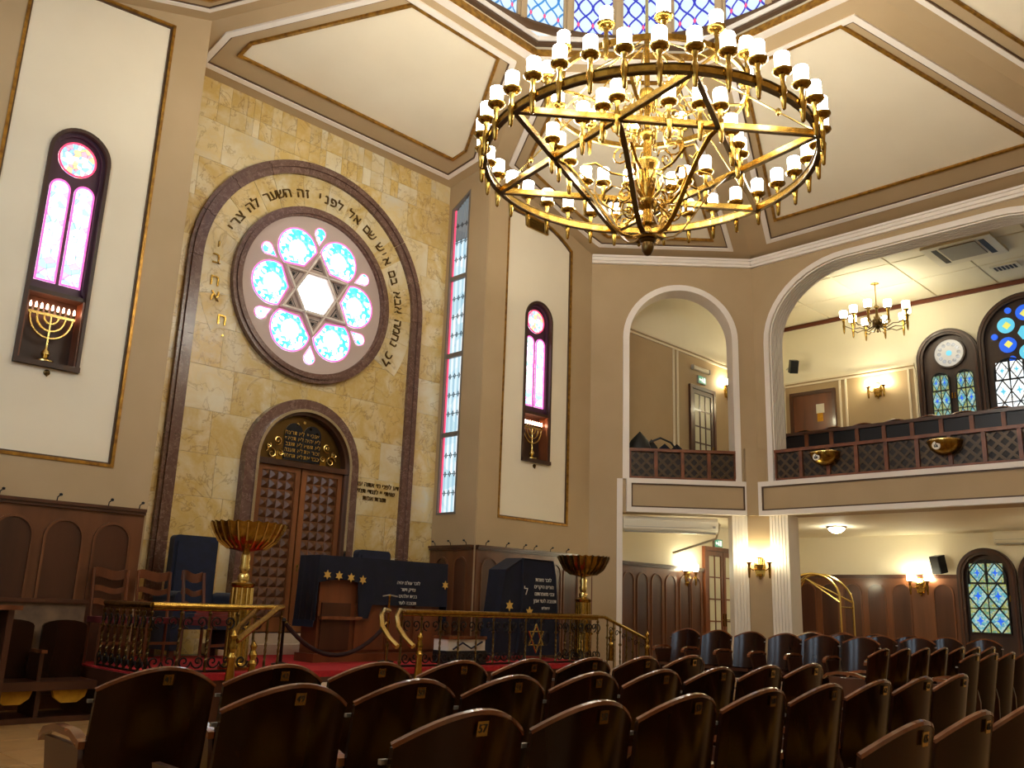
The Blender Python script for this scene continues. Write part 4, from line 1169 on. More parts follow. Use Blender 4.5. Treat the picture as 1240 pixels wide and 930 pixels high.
# twin tablets with the ten lines, scrolls either side
for s_ in (-1, 1):
    u0 = DC + s_ * 0.155
    MB(fa).prism(arch_out(u0 - 0.15, u0 + 0.15, 3.16, 3.56, 10), 0.03, 0.05).build('tablet', M['black_metal'], ty)
    W5 = (['אנכי יי', 'לא יהיה', 'לא תשא', 'זכור את', 'כבד את'], ['לא תרצח', 'לא תנאף', 'לא תגנב', 'לא תענה', 'לא תחמד'])[0 if s_ > 0 else 1]
    for i, ln in enumerate(W5):
        put(text_mesh(heb(ln), 0.085, 0.004, 'brass_pale'), 'tablet_line', ty, (u0, Y_ARK - 0.055, 3.56 - 0.085 * i), (PI / 2, 0, 0))
    for (cu, cz, r_, a0, tn) in ((0.50, 3.22, 0.09, 0.2, 1.3), (0.42, 3.42, 0.07, -1.2, -1.4), (0.56, 3.33, 0.045, 2.2, 1.2), (0.36, 3.24, 0.05, 1.2, 1.2)):
        p = []
        for i in range(15):
            t = i / 14; rr = r_ * (1 - .85 * t); aa = a0 + tn * 2 * PI * t
            p.append((DC + s_ * (cu + rr * cos(aa)), Y_ARK - 0.05, cz + rr * sin(aa)))
        MB().tube(p, 0.011, 5).build('scroll', M['brass_pale'], ty)
    MB(fa).box(*sorted((DC + s_ * 0.32, DC + s_ * 0.42)), 0.03, 0.045, 3.15, 3.27).build('panel', M['brass'], ty)
for uu, zz in ((6.86, 3.70), (7.08, 3.66), (6.97, 3.74), (7.2, 3.6)):
    MB(fa).prism(arc(uu, zz, 0.022, 0, 360, 10)[:-1], 0.03, 0.05).build('stud', M['brass_pale'], ty)

# ------------------------------------------------------------------ panelling with arched fields
TN = [2]
def wainscot(f, a, b_, ztop, arches, aw, label, z0=0.0, d=0.035, hooks=()):
    TN[0] += 1
    w_ = struct(MB(f).box(a, b_, 0, d, z0, ztop), 'trim_%d' % TN[0], M['wood_wain'], label)
    MB(f).box(a, b_, 0, d + 0.05, ztop, ztop + 0.035).build('cap_rail', M['wood_dark'], w_)
    MB(f).box(a, b_, 0, d + 0.03, ztop - 0.035, ztop).build('cap_rail', M['wood_dark'], w_)
    for c in arches:
        o = arch_out(c - aw / 2, c + aw / 2, z0 + 0.12, ztop - 0.14 - aw / 2, 12)
        i_ = inset(o, 0.028)
        MB(f).prism(inset(o, 0.014), d, d + 0.006).build('arched_panel', M['wood_dark'], w_)
        MB(f).band(o, i_, d, d + 0.024, True).build('arch_moulding', M['wood_wain'], w_)
    for h in hooks:
        p0_ = Vector(f(h, 0.05, ztop + 0.03)); p1_ = Vector(f(h, 0.06, ztop + 0.075)); p2_ = Vector(f(h + 0.02, 0.09, ztop + 0.10))
        hk = MB().tube([p0_, p1_, p2_], 0.007, 5); hk.lathe([(0, -0.015), (0.018, -0.008), (0.018, 0.012), (0, 0.02)], 7, p2_)
        hk.build('hook', M['black_metal'], w_)
wainscot(fl, 1.66, 4.33, 2.11, (1.93, 2.45, 2.965, 3.48, 3.995), 0.42, 'dark arched wood panelling below the left cream panel', hooks=(2.2, 2.78, 3.35, 3.9, 4.25))
wainscot(fl, 9.58, 11.95, 2.08, (9.86, 10.36, 10.86, 11.36, 11.78), 0.38, 'dark arched wood panelling below the right cream panel', hooks=(9.75, 10.2, 10.6, 10.85, 11.25, 11.65))
wainscot(frr, 10.42, 11.44, 2.08, (10.68, 11.12), 0.32, 'narrow arched wood panelling beneath the tall leaded window', hooks=(10.55, 10.92, 11.3))
wainscot(fl, 12.4, 15.86, 2.05, (12.52, 12.95, 13.40, 13.83, 14.28, 14.73, 15.2, 15.6), 0.36, 'dark arched wood panelling left of the aisle double door', d=0.03)
wainscot(fl, 17.35, X_BW - .05, 2.05, (17.6, 18.05, 18.5, 18.95, 19.4), 0.36, 'dark arched wood panelling right of the aisle double door', d=0.03)
wainscot(fb, 6.72, 10.3, 2.10, (10.0, 9.47, 8.94, 8.41, 7.88, 7.02), 0.42, 'dark arched wood panelling along the right aisle wall', d=0.03)

# ------------------------------------------------------------------ doors of the aisle and the gallery
def glazed_door(f, a, b_, z0, zt, leaves, cols, rows, n, wood, label, fr_=0.09):
    g = tag(MB(f).box(a, b_, 0.0, 0.03, z0, zt).build('door_%d' % n, M[wood]), label, kind='structure')
    o = [(a - fr_, z0), (b_ + fr_, z0), (b_ + fr_, zt + fr_), (a - fr_, zt + fr_)]
    i_ = [(a, z0), (b_, z0), (b_, zt), (a, zt)]
    MB(f).band(o, i_, 0, 0.07, True).build('door_frame', M[wood], g)
    lw = (b_ - a) / leaves
    for l in range(leaves):
        x0 = a + lw * l
        lo = [(x0 + .008, z0 + .01), (x0 + lw - .008, z0 + .01), (x0 + lw - .008, zt - .01), (x0 + .008, zt - .01)]
        li = inset(lo, [.16, .085, .085, .085])
        lf = MB(f).band(lo, li, 0.03, 0.055, True).build('door_leaf', M[wood], g)
        (ax0, az0), (ax1, az1) = li[0], li[2]
        for c in range(cols):
            for r in range(rows):
                u0, u1 = ax0 + (ax1 - ax0) * c / cols, ax0 + (ax1 - ax0) * (c + 1) / cols
                w0, w1 = az0 + (az1 - az0) * r / rows, az0 + (az1 - az0) * (r + 1) / rows
                MB(f).box(u0 + .014, u1 - .014, 0.03, 0.036, w0 + .014, w1 - .014).build('pane', M['lit_pane'], lf)
        for c in range(1, cols):
            u = ax0 + (ax1 - ax0) * c / cols
            MB(f).box(u - .014, u + .014, 0.03, 0.05, az0, az1).build('glazing_bar', M[wood], lf)
        for r in range(1, rows):
            w0 = az0 + (az1 - az0) * r / rows
            MB(f).box(ax0, ax1, 0.03, 0.048, w0 - .014, w0 + .014).build('glazing_bar', M[wood], lf)
        hx_ = x0 + lw - .045 if (l == 0) else x0 + .045
        MB(f).box(hx_ - .02, hx_ + .02, 0.055, 0.065, z0 + 0.95, z0 + 1.2).build('handle_plate', M['brass'], lf)
        hp = MB().tube([f(hx_, 0.06, z0 + 1.08), f(hx_, 0.10, z0 + 1.08), f(hx_ + (-.09 if l == 0 else .09), 0.105, z0 + 1.08)], 0.010, 6)
        hp.build('handle', M['brass'], lf)
    return g
glazed_door(fl, 15.98, 17.24, 0.0, 2.46, 2, 2, 5, 2, 'wood_mid', 'brown glazed double door at the end of the aisle', 0.08)
glazed_door(fl, 15.55, 16.36, Z_GF, 5.82, 1, 3, 6, 3, 'wood_dark', 'dark glazed door seen through the narrow gallery arch', 0.075)
d4 = tag(MB(fb).box(9.15, 10.15, 0.012, 0.05, Z_GF, 6.34).build('door_4', M['wood_mid']), 'brown gallery door with a small notice beside the corner', kind='structure')
o = [(9.08, Z_GF), (10.22, Z_GF), (10.22, 6.42), (9.08, 6.42)]
MB(fb).band(o, inset(o, 0.08), 0.012, 0.08, True).build('door_frame', M['wood_dark'], d4)
MB(fb).box(9.36, 9.56, 0.05, 0.056, 5.86, 6.08).build('notice', M['paper'], d4)
MB(fb).box(9.40, 9.54, 0.05, 0.057, 5.66, 5.86).build('notice', M['mustard'], d4)
# ------------------------------------------------------------------ exit signs, emergency light
def exit_sign(f, u, z, label):
    t = thing('exit_sign', label, 'sign', f(u, 0, z), 0, 'green exit signs')
    b = lambda uu, d, zz: (uu, -d, zz)
    MB(b).box(-0.15, 0.15, 0, 0.05, -0.085, 0.085).build('housing', M['grey_plastic'], t)
    MB(b).box(-0.14, 0.14, 0.05, 0.054, -0.075, 0.075).build('green_face', M['exit_green'], t)
    MB(b).box(0.04, 0.11, 0.054, 0.057, -0.055, 0.055).build('door_mark', M['exit_white'], t)
    MB(b).box(-0.11, -0.03, 0.054, 0.057, -0.012, 0.012).build('arrow_mark', M['exit_white'], t)
    MB(b).prism([(-0.12, 0), (-0.08, -0.04), (-0.08, 0.04)], 0.054, 0.057).build('arrow_mark', M['exit_white'], t)
    MB(b).prism(arc(0.0, 0.04, 0.014, 0, 360, 8)[:-1], 0.054, 0.057).build('figure_mark', M['exit_white'], t)
    MB(b).prism([(-0.02, 0.025), (0.02, 0.02), (0.025, -0.05), (0.005, -0.05), (0.0, -0.02), (-0.025, -0.05), (-0.035, -0.04)], 0.054, 0.057).build('figure_mark', M['exit_white'], t)
exit_sign(fl, 15.95, 6.06, 'green running-figure exit sign above the gallery door')
exit_sign(fl, 16.45, 2.63, 'green running-figure exit sign above the aisle double door')
t = thing('emergency_light', 'long white emergency light above the gallery exit sign', 'lamp', fl(15.92, 0, 6.29))
MB(lambda u, d, z: (u, -d, z)).bbox(-0.30, 0.30, 0, 0.07, -0.045, 0.045, 0.02).build('housing', M['white_plastic'], t)
MB(lambda u, d, z: (u, -d, z)).box(-0.33, -0.30, 0, 0.075, -0.05, 0.05).build('end_cap', M['grey_plastic'], t)
MB(lambda u, d, z: (u, -d, z)).box(0.30, 0.33, 0, 0.075, -0.05, 0.05).build('end_cap', M['grey_plastic'], t)

# ------------------------------------------------------------------ stained windows of the outer right wall
u_d = MB(lambda u, d, z: (-d, u, z)).prism([(-.46, 0), (0, -.46), (.46, 0), (0, .46)], 0, 0.008)
def pane_cell(par, u, z, w_, h_, glass, corner, star, d):
    """one leaded cell: lozenge, four corner lights and a star at the middle"""
    f = lambda uu, dd, zz: (X_BW - d - dd, u + uu * w_, z + zz * h_)
    MB(f).prism([(-.45, 0), (0, -.45), (.45, 0), (0, .45)], 0, 0.006).build('lozenge_pane', M[glass], par)
    for sx in (-1, 1):
        for sz in (-1, 1):
            MB(f).prism([(sx * .475, sz * .475), (sx * .08, sz * .475), (sx * .475, sz * .08)], 0, 0.006).build('corner_pane', M[corner], par)
    pts = []
    for k in range(8):
        r = .20 if k % 2 == 0 else .08
        pts.append((r * cos(PI * k / 4), r * sin(PI * k / 4)))
    MB(f).prism(pts, 0.006, 0.010).build('star_pane', M[star], par)
def lancet(par, c, w_, z0, z1, rows, glass, corner, star, d=0.05):
    """round-headed light: dark board, leaded cells, head of leads"""
    o = arch_out(c - w_ / 2, c + w_ / 2, z0, z1 - w_ / 2, 12)
    bd = MB(fb).prism(o, d - 0.03, d).build('leaded_light', M['lead'], par)
    h_ = (z1 - z0) / rows
    for r in range(rows):
        top = r == rows - 1
        for s_ in (-1, 1):
            sc_ = 0.80 if top else 1.0
            pane_cell(bd, c + s_ * w_ / 4 * (0.90 if top else 1), z0 + h_ * (r + .5) - (0.06 * h_ if top else 0), w_ / 2 * sc_, h_ * sc_, glass, corner, star, d)
    MB(fb).band(o, inset(o, 0.02), d, d + 0.03, True).build('light_frame', M['black'], par)
    MB(fb).box(c - .010, c + .010, d, d + 0.016, z0, z1).build('glazing_bar', M['black'], par)
    for r in range(1, rows):
        MB(fb).box(c - w_ / 2, c + w_ / 2, d, d + 0.016, z0 + h_ * r - .010, z0 + h_ * r + .010).build('glazing_bar', M['black'], par)
def board_window(n, c, w_, z0, ztop, label):
    o = arch_out(c - w_ / 2, c + w_ / 2, z0, ztop - w_ / 2, 24)
    g = tag(MB(fb).prism(o, 0, 0.02).build('window_%d' % n, M['window_wood']), label, kind='structure')
    MB(fb).band(o, inset(o, 0.13 if w_ > .9 else .09), 0.0, 0.11, True).build('arch_frame', M['window_wood'], g)
    MB(fb).band(inset(o, 0.04), inset(o, 0.075), 0.11, 0.13, True).build('arch_bead', M['wood_dark'], g)
    return g
g5 = board_window(5, 6.53, 1.28, 3.6, 7.34, 'arched wooden gallery window with a pale round light and two green lancets')
MB(fb).prism(arc(6.50, 6.80, 0.31, 0, 360, 28)[:-1], 0.02, 0.045).build('round_light', M['glass_grey'], g5)
MB(fb).band(arc(6.50, 6.80, 0.34, 0, 360, 28)[:-1], arc(6.50, 6.80, 0.30, 0, 360, 28)[:-1], 0.02, 0.07, True).build('round_frame', M['window_wood'], g5)
for k in range(12):
    a_ = 2 * PI * k / 12
    MB(fb).prism(arc(6.50 + 0.2 * cos(a_), 6.80 + 0.2 * sin(a_), 0.042, 0, 360, 10)[:-1], 0.045, 0.052).build('round_petal', M['glass_pale'], g5)
MB(fb).prism(arc(6.50, 6.80, 0.06, 0, 360, 10)[:-1], 0.045, 0.052).build('round_petal', M['glass_cyan'], g5)
for c in (6.72, 6.22):
    lancet(g5, c, 0.38, 5.16, 6.40, 3, 'glass_diamond', 'glass_green', 'glass_blue')
for c in (6.50, 6.44):
    MB(fb).box(c - .012, c + .012, 0.03, 0.06, 5.80, 5.92).build('handle', M['brass'], g5)
g6 = board_window(6, 4.96, 1.90, 3.6, 7.82, 'large arched wooden gallery window with a blue flower of round lights')
for k in range(6):
    a_ = 2 * PI * k / 6 + PI / 6
    MB(fb).prism(arc(4.98 + 0.42 * cos(a_), 6.98 + 0.42 * sin(a_), 0.165, 0, 360, 18)[:-1], 0.02, 0.05).build('round_light', M['glass_blue' if k % 2 else 'glass_cyan'], g6)
    MB(fb).prism(arc(4.98 + 0.40 * cos(a_), 6.98 + 0.40 * sin(a_), 0.085, 0, 360, 4)[:-1], 0.05, 0.055).build('light_stripe', M['glass_yellow'], g6)
    a2 = a_ + PI / 6
    MB(fb).prism(arc(4.98 + 0.60 * cos(a2), 6.98 + 0.60 * sin(a2), 0.065, 0, 360, 12)[:-1], 0.02, 0.05).build('round_light', M['glass_blue'], g6)
MB(fb).prism(arc(4.98, 6.98, 0.16, 0, 360, 6)[:-1], 0.02, 0.05).build('round_light', M['glass_cyan'], g6)
for c in (5.36, 4.56):
    lancet(g6, c, 0.60, 5.10, 6.50, 3, 'glass_bright', 'glass_bright', 'glass_cyan')
MB(fb).box(4.98, 5.005, 0.03, 0.08, 5.78, 5.92).build('handle', M['brass'], g6)
for n, c in ((7, 6.16), (8, 5.02)):
    g = board_window(n, c, 1.10, 0.30, 2.66, 'arched blue and green lozenge window %s' % ('beside the loudspeaker' if n == 7 else 'at the right edge under the gallery'))
    lancet(g, c, 0.74, 1.0, 2.44, 3, 'glass_diamond', 'glass_green', 'glass_blue')
    MB(fb).box(c - .42, c - .395, 0.04, 0.10, 1.62, 1.74).build('handle', M['brass'], g)

# ------------------------------------------------------------------ gallery parapets
def parapet(f, a, b_, n, name, label, z0=3.51, z1=4.07, d0=-0.06, d1=0.06):
    t = tag(MB(f).box(a, b_, d0, d1, z1 - 0.055, z1).build(name, M['wood_parapet']), label, kind='structure')
    MB(f).box(a, b_, d0 + .01, d1 - .02, z0, z0 + .05).build('bottom_rail', M['wood_parapet'], t)
    MB(f).box(a, b_, d0 + .03, d1 - .07, z0 + .05, z1 - .055).build('back_board', M['lattice_back'], t)
    wd = (b_ - a) / n
    for k in range(n + 1):
        u = a + wd * k
        MB(f).box(max(a, u - .03), min(b_, u + .03), d0 + .02, d1 - .008, z0 + .05, z1 - .055).build('post', M['wood_parapet'], t)
    for k in range(n):
        u0, u1, w0, w1 = a + wd * k + .03, a + wd * (k + 1) - .03, z0 + .05, z1 - .055
        m_ = MB(f)
        step = 0.19
        nn = int((u1 - u0 + w1 - w0) / step) + 2
        for i in range(-nn, nn):            # two sets of diagonal bars clipped to the field
            for sg in (1, -1):
                c_ = i * step
                # line z = w0 + sg*(u-u0) + c_
                pts = []
                for uu in (u0, u1):
                    zz = w0 + sg * (uu - u0) + c_
                    if w0 <= zz <= w1: pts.append((uu, zz))
                for zz in (w0, w1):
                    uu = u0 + sg * (zz - w0 - c_)
                    if u0 < uu < u1: pts.append((uu, zz))
                if len(pts) >= 2 and math.hypot(pts[0][0] - pts[1][0], pts[0][1] - pts[1][1]) > .03:
                    (xa, za), (xb, zb_) = pts[0], pts[1]
                    l = math.hypot(xb - xa, zb_ - za); nx, nz = -(zb_ - za) / l * .022, (xb - xa) / l * .022
                    dd = -0.005 + (0.012 if sg > 0 else 0)
                    m_.prism([(xa - nx, za - nz), (xb - nx, zb_ - nz), (xb + nx, zb_ + nz), (xa + nx, za + nz)], dd - .006, dd + .006)
        if m_.f: m_.build('lattice', M['lattice'], t)
    return t
parapet(fc, 0.72, 2.64, 4, 'parapet_corner', 'wooden lattice parapet in the narrow gallery arch')
parapet(fw, 2.42, 7.88, 11, 'parapet_right', 'long wooden lattice parapet of the right gallery')
for y, lb in ((6.91, 'brass half-bowl lamp with a white emblem at the left of the gallery parapet'), (4.95, 'brass half-bowl lamp with a white emblem at the middle of the gallery parapet')):
    t = thing('bowl_lamp', lb, 'lamp', (X_RW - 0.06, y, 3.70), 0, 'half-bowl lamps on the gallery parapet')
    rows = []
    for i in range(9):
        p = i / 8 * PI / 2
        rows.append([(-0.26 * sin(p) * sin(PI * k / 14), 0.26 * sin(p) * cos(PI * k / 14), 0.26 * 0.85 - 0.26 * 0.85 * cos(p)) for k in range(15)])
    MB().grid(rows).build('bowl', M['brass'], t, True)
    MB().tube([(-0.262 * sin(PI * k / 14), 0.262 * cos(PI * k / 14), 0.222) for k in range(15)], 0.012, 6).build('rim', M['brass_pale'], t)
    MB(lambda u, d, z: (-d, u, z)).prism(arc(0.06, 0.13, 0.062, 0, 360, 18)[:-1], 0.215, 0.245).build('emblem_disc', M['paper'], t)
    em = MB(lambda u, d, z: (-d, u, z))
    em.box(0.03, 0.09, 0.245, 0.249, 0.10, 0.115).box(0.055, 0.07, 0.245, 0.249, 0.11, 0.165).box(0.035, 0.05, 0.245, 0.249, 0.11, 0.14).box(0.078, 0.09, 0.245, 0.249, 0.115, 0.145)
    em.build('emblem_mark', M['black'], t)

# second row front in the gallery
t = thing('gallery_bench_front', 'dark panelled bench front behind the right gallery parapet', 'bench front', (16.0, 5.6, Z_GF))
MB().box(-0.05, 0.13, -3.2, 2.98, 1.17, 1.23).build('top_rail', M['wood_dark'], t)
MB().box(-0.02, 0.06, -3.2, 2.98, 0.0, 0.85).build('base_board', M['wood_dark'], t)
for k in range(13):
    y = 2.94 - 0.5 * k
    MB().box(-0.04, 0.06, y - .035, y + .035, 0.85, 1.17).build('post', M['wood_parapet'], t)
    if k < 12: MB().box(0.0, 0.03, y - .465, y - .035, 0.85, 1.17).build('dark_panel', M['black_metal'], t)
struct(MB().box(16.2, X_BW, -0.1, 10.3, Z_GF, 4.02), 'gallery_step', M['wood_dark'], 'raised step of the gallery seating')
# dark heap of bags on the ledge in the narrow arch
def blob(pts, n, m_, name, par, seed):
    r_ = random.Random(seed); b = MB()
    for (x, y, z, a_, c_, h_) in pts:
        prof = [(0.001, 0)] + [(max(.001, sin(PI * i / 6) ** .7 * (1 + r_.uniform(-.12, .12))), i / 6) for i in range(1, 6)] + [(0.001, 1)]
        k0 = len(b.v); q = MB().lathe(prof, n)
        b.v += [(x + vx_ * a_ * r_.uniform(.9, 1.1), y + vy_ * c_ * r_.uniform(.9, 1.1), z + vz_ * h_) for vx_, vy_, vz_ in q.v]
        b.f += [tuple(k0 + i for i in f) for f in q.f]
    return b.build(name, m_, par, True)
pc = fc(1.22, -0.60, 4.0)
t = thing('black_bag', 'heap of black bags slumped on the ledge in the narrow gallery arch', 'bag', (pc[0], pc[1], 3.45), -PI / 4)
blob([(-0.22, 0, 0.0, 0.26, 0.14, 1.06), (0.0, 0.02, 0.0, 0.20, 0.13, 0.92)], 10, M['black'], 'bag', t, 3)
blob([(0.25, 0, 0.0, 0.30, 0.13, 0.84), (0.48, 0, 0, 0.2, 0.12, 0.84)], 10, M['navy_cloth'], 'coat', t, 4)
MB().tube([(-0.05, -0.08, 0.84), (0.15, -0.12, 0.92), (0.35, -0.1, 0.84), (0.55, -.06, 0.60)], 0.02, 6).build('strap', M['black'], t)
# gallery ceiling: cassette, grille
t = thing('air_cassette', 'ceiling air conditioning cassette with dark slots over the gallery', 'air conditioner', (17.2, 5.28, Z_GT - 0.006))
MB().box(-0.55, 0.55, -0.62, 0.62, -0.05, 0.0).build('panel', M['white_plastic'], t)
MB().box(-0.42, 0.30, -0.32, 0.32, -0.07, -0.05).build('grille', M['grey_plastic'], t)
for s_ in (-1, 1): MB().box(-0.40, 0.40, s_ * 0.42 - .05, s_ * .42 + .05, -0.054, -0.049).build('slot', M['black'], t)
t = thing('air_grille', 'small ceiling air grille to the right of the cassette', 'vent', (18.6, 4.97, Z_GT - .006))
MB().box(-0.16, 0.16, -0.25, 0.25, -0.03, 0.0).build('frame', M['white_plastic'], t)
for k in range(6): MB().box(-0.11, 0.11, -0.19 + .07 * k, -0.15 + .07 * k, -0.036, -0.03).build('slat', M['black'], t)
t = thing('air_grille', 'small ceiling air grille to the left of the gallery chandelier', 'vent', (17.77, 9.42, Z_GT - .006))
MB().box(-0.12, 0.12, -0.2, 0.2, -0.03, 0.0).build('frame', M['grey_plastic'], t)
for k in range(4): MB().box(-0.09, 0.09, -0.14 + .08 * k, -0.10 + .08 * k, -0.036, -0.03).build('slat', M['black'], t)
# loudspeakers
def speaker(loc, rz, tilt, label, s_=1.0, reach=0.06):
    t = thing('loudspeaker', label, 'speaker', loc, rz)
    b = MB(lambda x, y, z: (x * s_, (y * cos(tilt) - z * sin(tilt)) * s_, (y * sin(tilt) + z * cos(tilt)) * s_))
    b.prism([(-0.11, -0.18), (0.11, -0.18), (0.11, 0.18), (-0.11, 0.18)], -0.22, -0.02); b.build('cabinet', M['black_metal'], t)
    g_ = MB(lambda x, y, z: (x * s_, (y * cos(tilt) - z * sin(tilt)) * s_, (y * sin(tilt) + z * cos(tilt)) * s_)); g_.box(-0.10, 0.10, -0.232, -0.22, -0.17, 0.17); g_.build('grille', M['black'], t)
    MB().tube([(0, -0.08, 0), (0, 0.0, 0.03), (0, reach, 0.03)], 0.014, 6).build('bracket', M['grey_metal'], t)
speaker((X_BW - 0.06, 6.98, 2.36), -PI / 2 - 0.35, rad(12), 'grey loudspeaker standing on the panelling beside the lozenge window')
speaker((19.22, 9.95, 7.02), -0.8, rad(25), 'small black loudspeaker high in the gallery corner', 0.85, 0.475)
# split air conditioners
def split_ac(loc, rz, w_, label):
    t = thing('air_conditioner', label, 'air conditioner', loc, rz)
    pf = [(0, 0), (-0.16, 0.0), (-0.215, 0.05), (-0.22, 0.20), (-0.19, 0.27), (0, 0.28)]
    b = MB(lambda u, d, z: (d, u, z)); b.prism(pf, -w_ / 2, w_ / 2); b.build('casing', M['white_plastic'], t)
    MB().box(-w_ / 2 + .04, w_ / 2 - .04, -0.20, -0.12, -0.006, 0.012).build('outlet', M['grey_plastic'], t)
    MB().box(-w_ / 2 + .03, w_ / 2 - .12, -0.226, -0.214, 0.085, 0.09).build('seam', M['grey_plastic'], t)
    MB().box(w_ / 2 - .10, w_ / 2 - .05, -0.228, -0.215, 0.09, 0.13).build('display', M['grey_plastic'], t)
    return t
pa = fc(1.47, -0.25, 0)
a_ = split_ac((pa[0], pa[1], 2.58), -PI / 4, 1.7, 'long white air conditioner hanging under the corner gallery')
MB().tube([(0.80, -0.10, 0.25), (0.92, -0.05, 0.18), (0.88, 0.1, -0.06), (0.2, 0.7, -0.30)], 0.022, 6).build('pipe', M['white_plastic'], a_)
split_ac((X_BW - 0.001, 5.42, 2.72), -PI / 2, 1.0, 'white split air conditioner high above the lozenge windows')
# brass grille at the top of the right panel
t = thing('wall_vent', 'small brass vent grille at the top of the right cream panel', 'vent', (10.79, Y_FL + 0.03, 7.90))
MB().box(-0.26, 0.26, -0.04, 0, -0.10, 0.10).build('frame', M['brass'], t)
for k in range(5): MB().box(-0.23, 0.23, -0.048, -0.04, -0.085 + .036 * k, -0.07 + .036 * k).build('slat', M['bronze'], t)
# brass arbour in the aisle
t = thing('wedding_canopy_frame', 'pale gold tubular arch frame standing in the aisle before the panelling', 'arch frame', (17.4, 8.72, 0))
for dx in (-0.28, 0.28):
    pth = [(dx, 0.64, 0), (dx, 0.64, 1.5)] + [(dx * (1 - .45 * sin(rad(a_))), 0.64 * cos(rad(a_)), 1.5 + 0.55 * sin(rad(a_))) for a_ in range(15, 180, 15)] + [(dx, -0.64, 1.5), (dx, -0.64, 0)]
    MB().tube(pth, 0.022, 7).build('hoop', M['brass_pale'], t, True)
for y in (-0.64, 0.64): MB().tube([(-0.28, y, 1.4), (0.28, y, 1.4)], 0.014, 6).build('crosspiece', M['brass_pale'], t)
for s_ in (-1, 1):
    MB().tube([(0.28 * s_, 0.64, 1.5), (0.0, 0.2, 1.95), (-0.28 * s_, -0.64, 1.5)], 0.016, 6).build('diagonal', M['brass_pale'], t)

# ------------------------------------------------------------------ theatre seats
# local frame: the sitter faces +Y; back panel stands near y = 0; pitch 0.57 m
def seat_back_grid(y_off, nx=11, nz=7, grow=0.0):
    rows = []
    for j in range(nz):
        v = j / (nz - 1)
        row = []
        for i in range(nx):
            x = -0.262 + 0.524 * i / (nx - 1)
            e = x / 0.262
            top = 0.885 - 0.085 * abs(e) ** 1.9
            z = 0.22 + (top - 0.22) * v
            y = -0.07 * (1 - e * e) - 0.16 * (z - 0.45) + y_off
            row.append((x, y, z))
        rows.append(row)
    return rows
def make_seat(folded=False):
    parts = []
    b = MB().plate(seat_back_grid(0.0), seat_back_grid(0.018)); parts.append(('backrest', b.mesh('backrest', M['wood_seat'], True)))
    # rounded top edge, its highlight put in as a lighter wood colour
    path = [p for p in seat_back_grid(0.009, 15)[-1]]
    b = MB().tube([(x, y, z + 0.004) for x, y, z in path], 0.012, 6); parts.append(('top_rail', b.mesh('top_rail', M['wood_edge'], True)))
    if folded:
        parts.append(('cushion', MB().box(-0.235, 0.235, 0.05, 0.43, 0.385, 0.405).mesh('cushion', M['wood_seat'])))
        parts.append(('seat_pan', MB().box(-0.245, 0.245, 0.03, 0.45, 0.346, 0.385).mesh('seat_pan', M['wood_dark'])))
        return parts
    rows0, rows1 = [], []
    for j in range(5):
        y = 0.04 + 0.40 * j / 4
        dz = 0.035 * sin(PI * j / 4)
        rows0.append([(-0.245 + 0.49 * i / 6, y, 0.415 + dz * (1 - (abs(i - 3) / 3) ** 3)) for i in range(7)])
        rows1.append([(-0.245 + 0.49 * i / 6, y, 0.385) for i in range(7)])
    parts.append(('cushion', MB().plate(rows0, rows1).mesh('cushion', M['mustard'], True)))
    parts.append(('seat_pan', MB().box(-0.25, 0.25, 0.03, 0.45, 0.345, 0.385).mesh('seat_pan', M['wood_dark'])))
    return parts
SEAT = make_seat(); SEAT_F = make_seat(True)
_arm = MB()
_arm.plate([[(-0.022, y, z) for y, z in ((-0.01, 0.60), (0.10, 0.635), (0.30, 0.64), (0.42, 0.615), (0.46, 0.58))], [(0.022, y, z) for y, z in ((-0.01, 0.60), (0.10, 0.635), (0.30, 0.64), (0.42, 0.615), (0.46, 0.58))]],
           [[(-0.022, y, z - .03) for y, z in ((-0.01, 0.60), (0.10, 0.635), (0.30, 0.64), (0.42, 0.615), (0.46, 0.58))], [(0.022, y, z - .03) for y, z in ((-0.01, 0.60), (0.10, 0.635), (0.30, 0.64), (0.42, 0.615), (0.46, 0.58))]])
ARM_ME = _arm.mesh('armrest', M['wood_edge'], True)
SIDE_ME = MB(lambda u, d, z: (d, u, z)).prism([(-0.02, 0.0), (0.06, 0.0), (0.34, 0.0), (0.38, 0.04), (0.38, 0.10), (0.30, 0.30), (0.40, 0.58), (0.0, 0.58), (-0.03, 0.40), (-0.02, 0.1)], -0.016, 0.016).mesh('side_frame', M['wood_dark'])
PLATE_ME = MB().box(-0.022, 0.022, -0.004, 0.0, -0.022, 0.022).mesh('number_plate', M['brass_pale'])
BOLT_ME = MB().box(-0.013, 0.013, -0.008, 0.008, -0.007, 0.007).mesh('bracket', M['grey_metal'])
def seat(loc, rz, label, group, last=False, number=None, folded=False, arm=True):
    t = thing('theatre_seat', label, 'seat', loc, rz, group)
    for n_, me in (SEAT_F if folded else SEAT): put(me, n_, t)
    for x in ((-0.268, 0.268) if last else (-0.268,)):
        if arm or x > 0: put(ARM_ME, 'armrest', t, (x, 0.0, 0.0))
        put(SIDE_ME, 'side_frame', t, (x, 0, 0))
        put(BOLT_ME, 'bracket', t, (x, -0.02, 0.76))
    pl = put(PLATE_ME, 'number_plate', t, (0, -0.139, 0.845), (rad(9), 0, 0))
    if number is not None:
        put(text_mesh(str(number), 0.035, 0.001, 'black'), 'seat_number', pl, (0, -0.0052, 0), (PI / 2, 0, 0))
    return t
PITCH_S = 0.57
rows_ = [(3.96, 1.53, 8, 'the row nearest the railing'), (3.06, 1.62, 8, 'the second row from the railing'), (2.13, 1.66, 8, 'the third row from the railing'), (1.25, 2.72, 5, 'the row nearest the viewer')]
num = 40
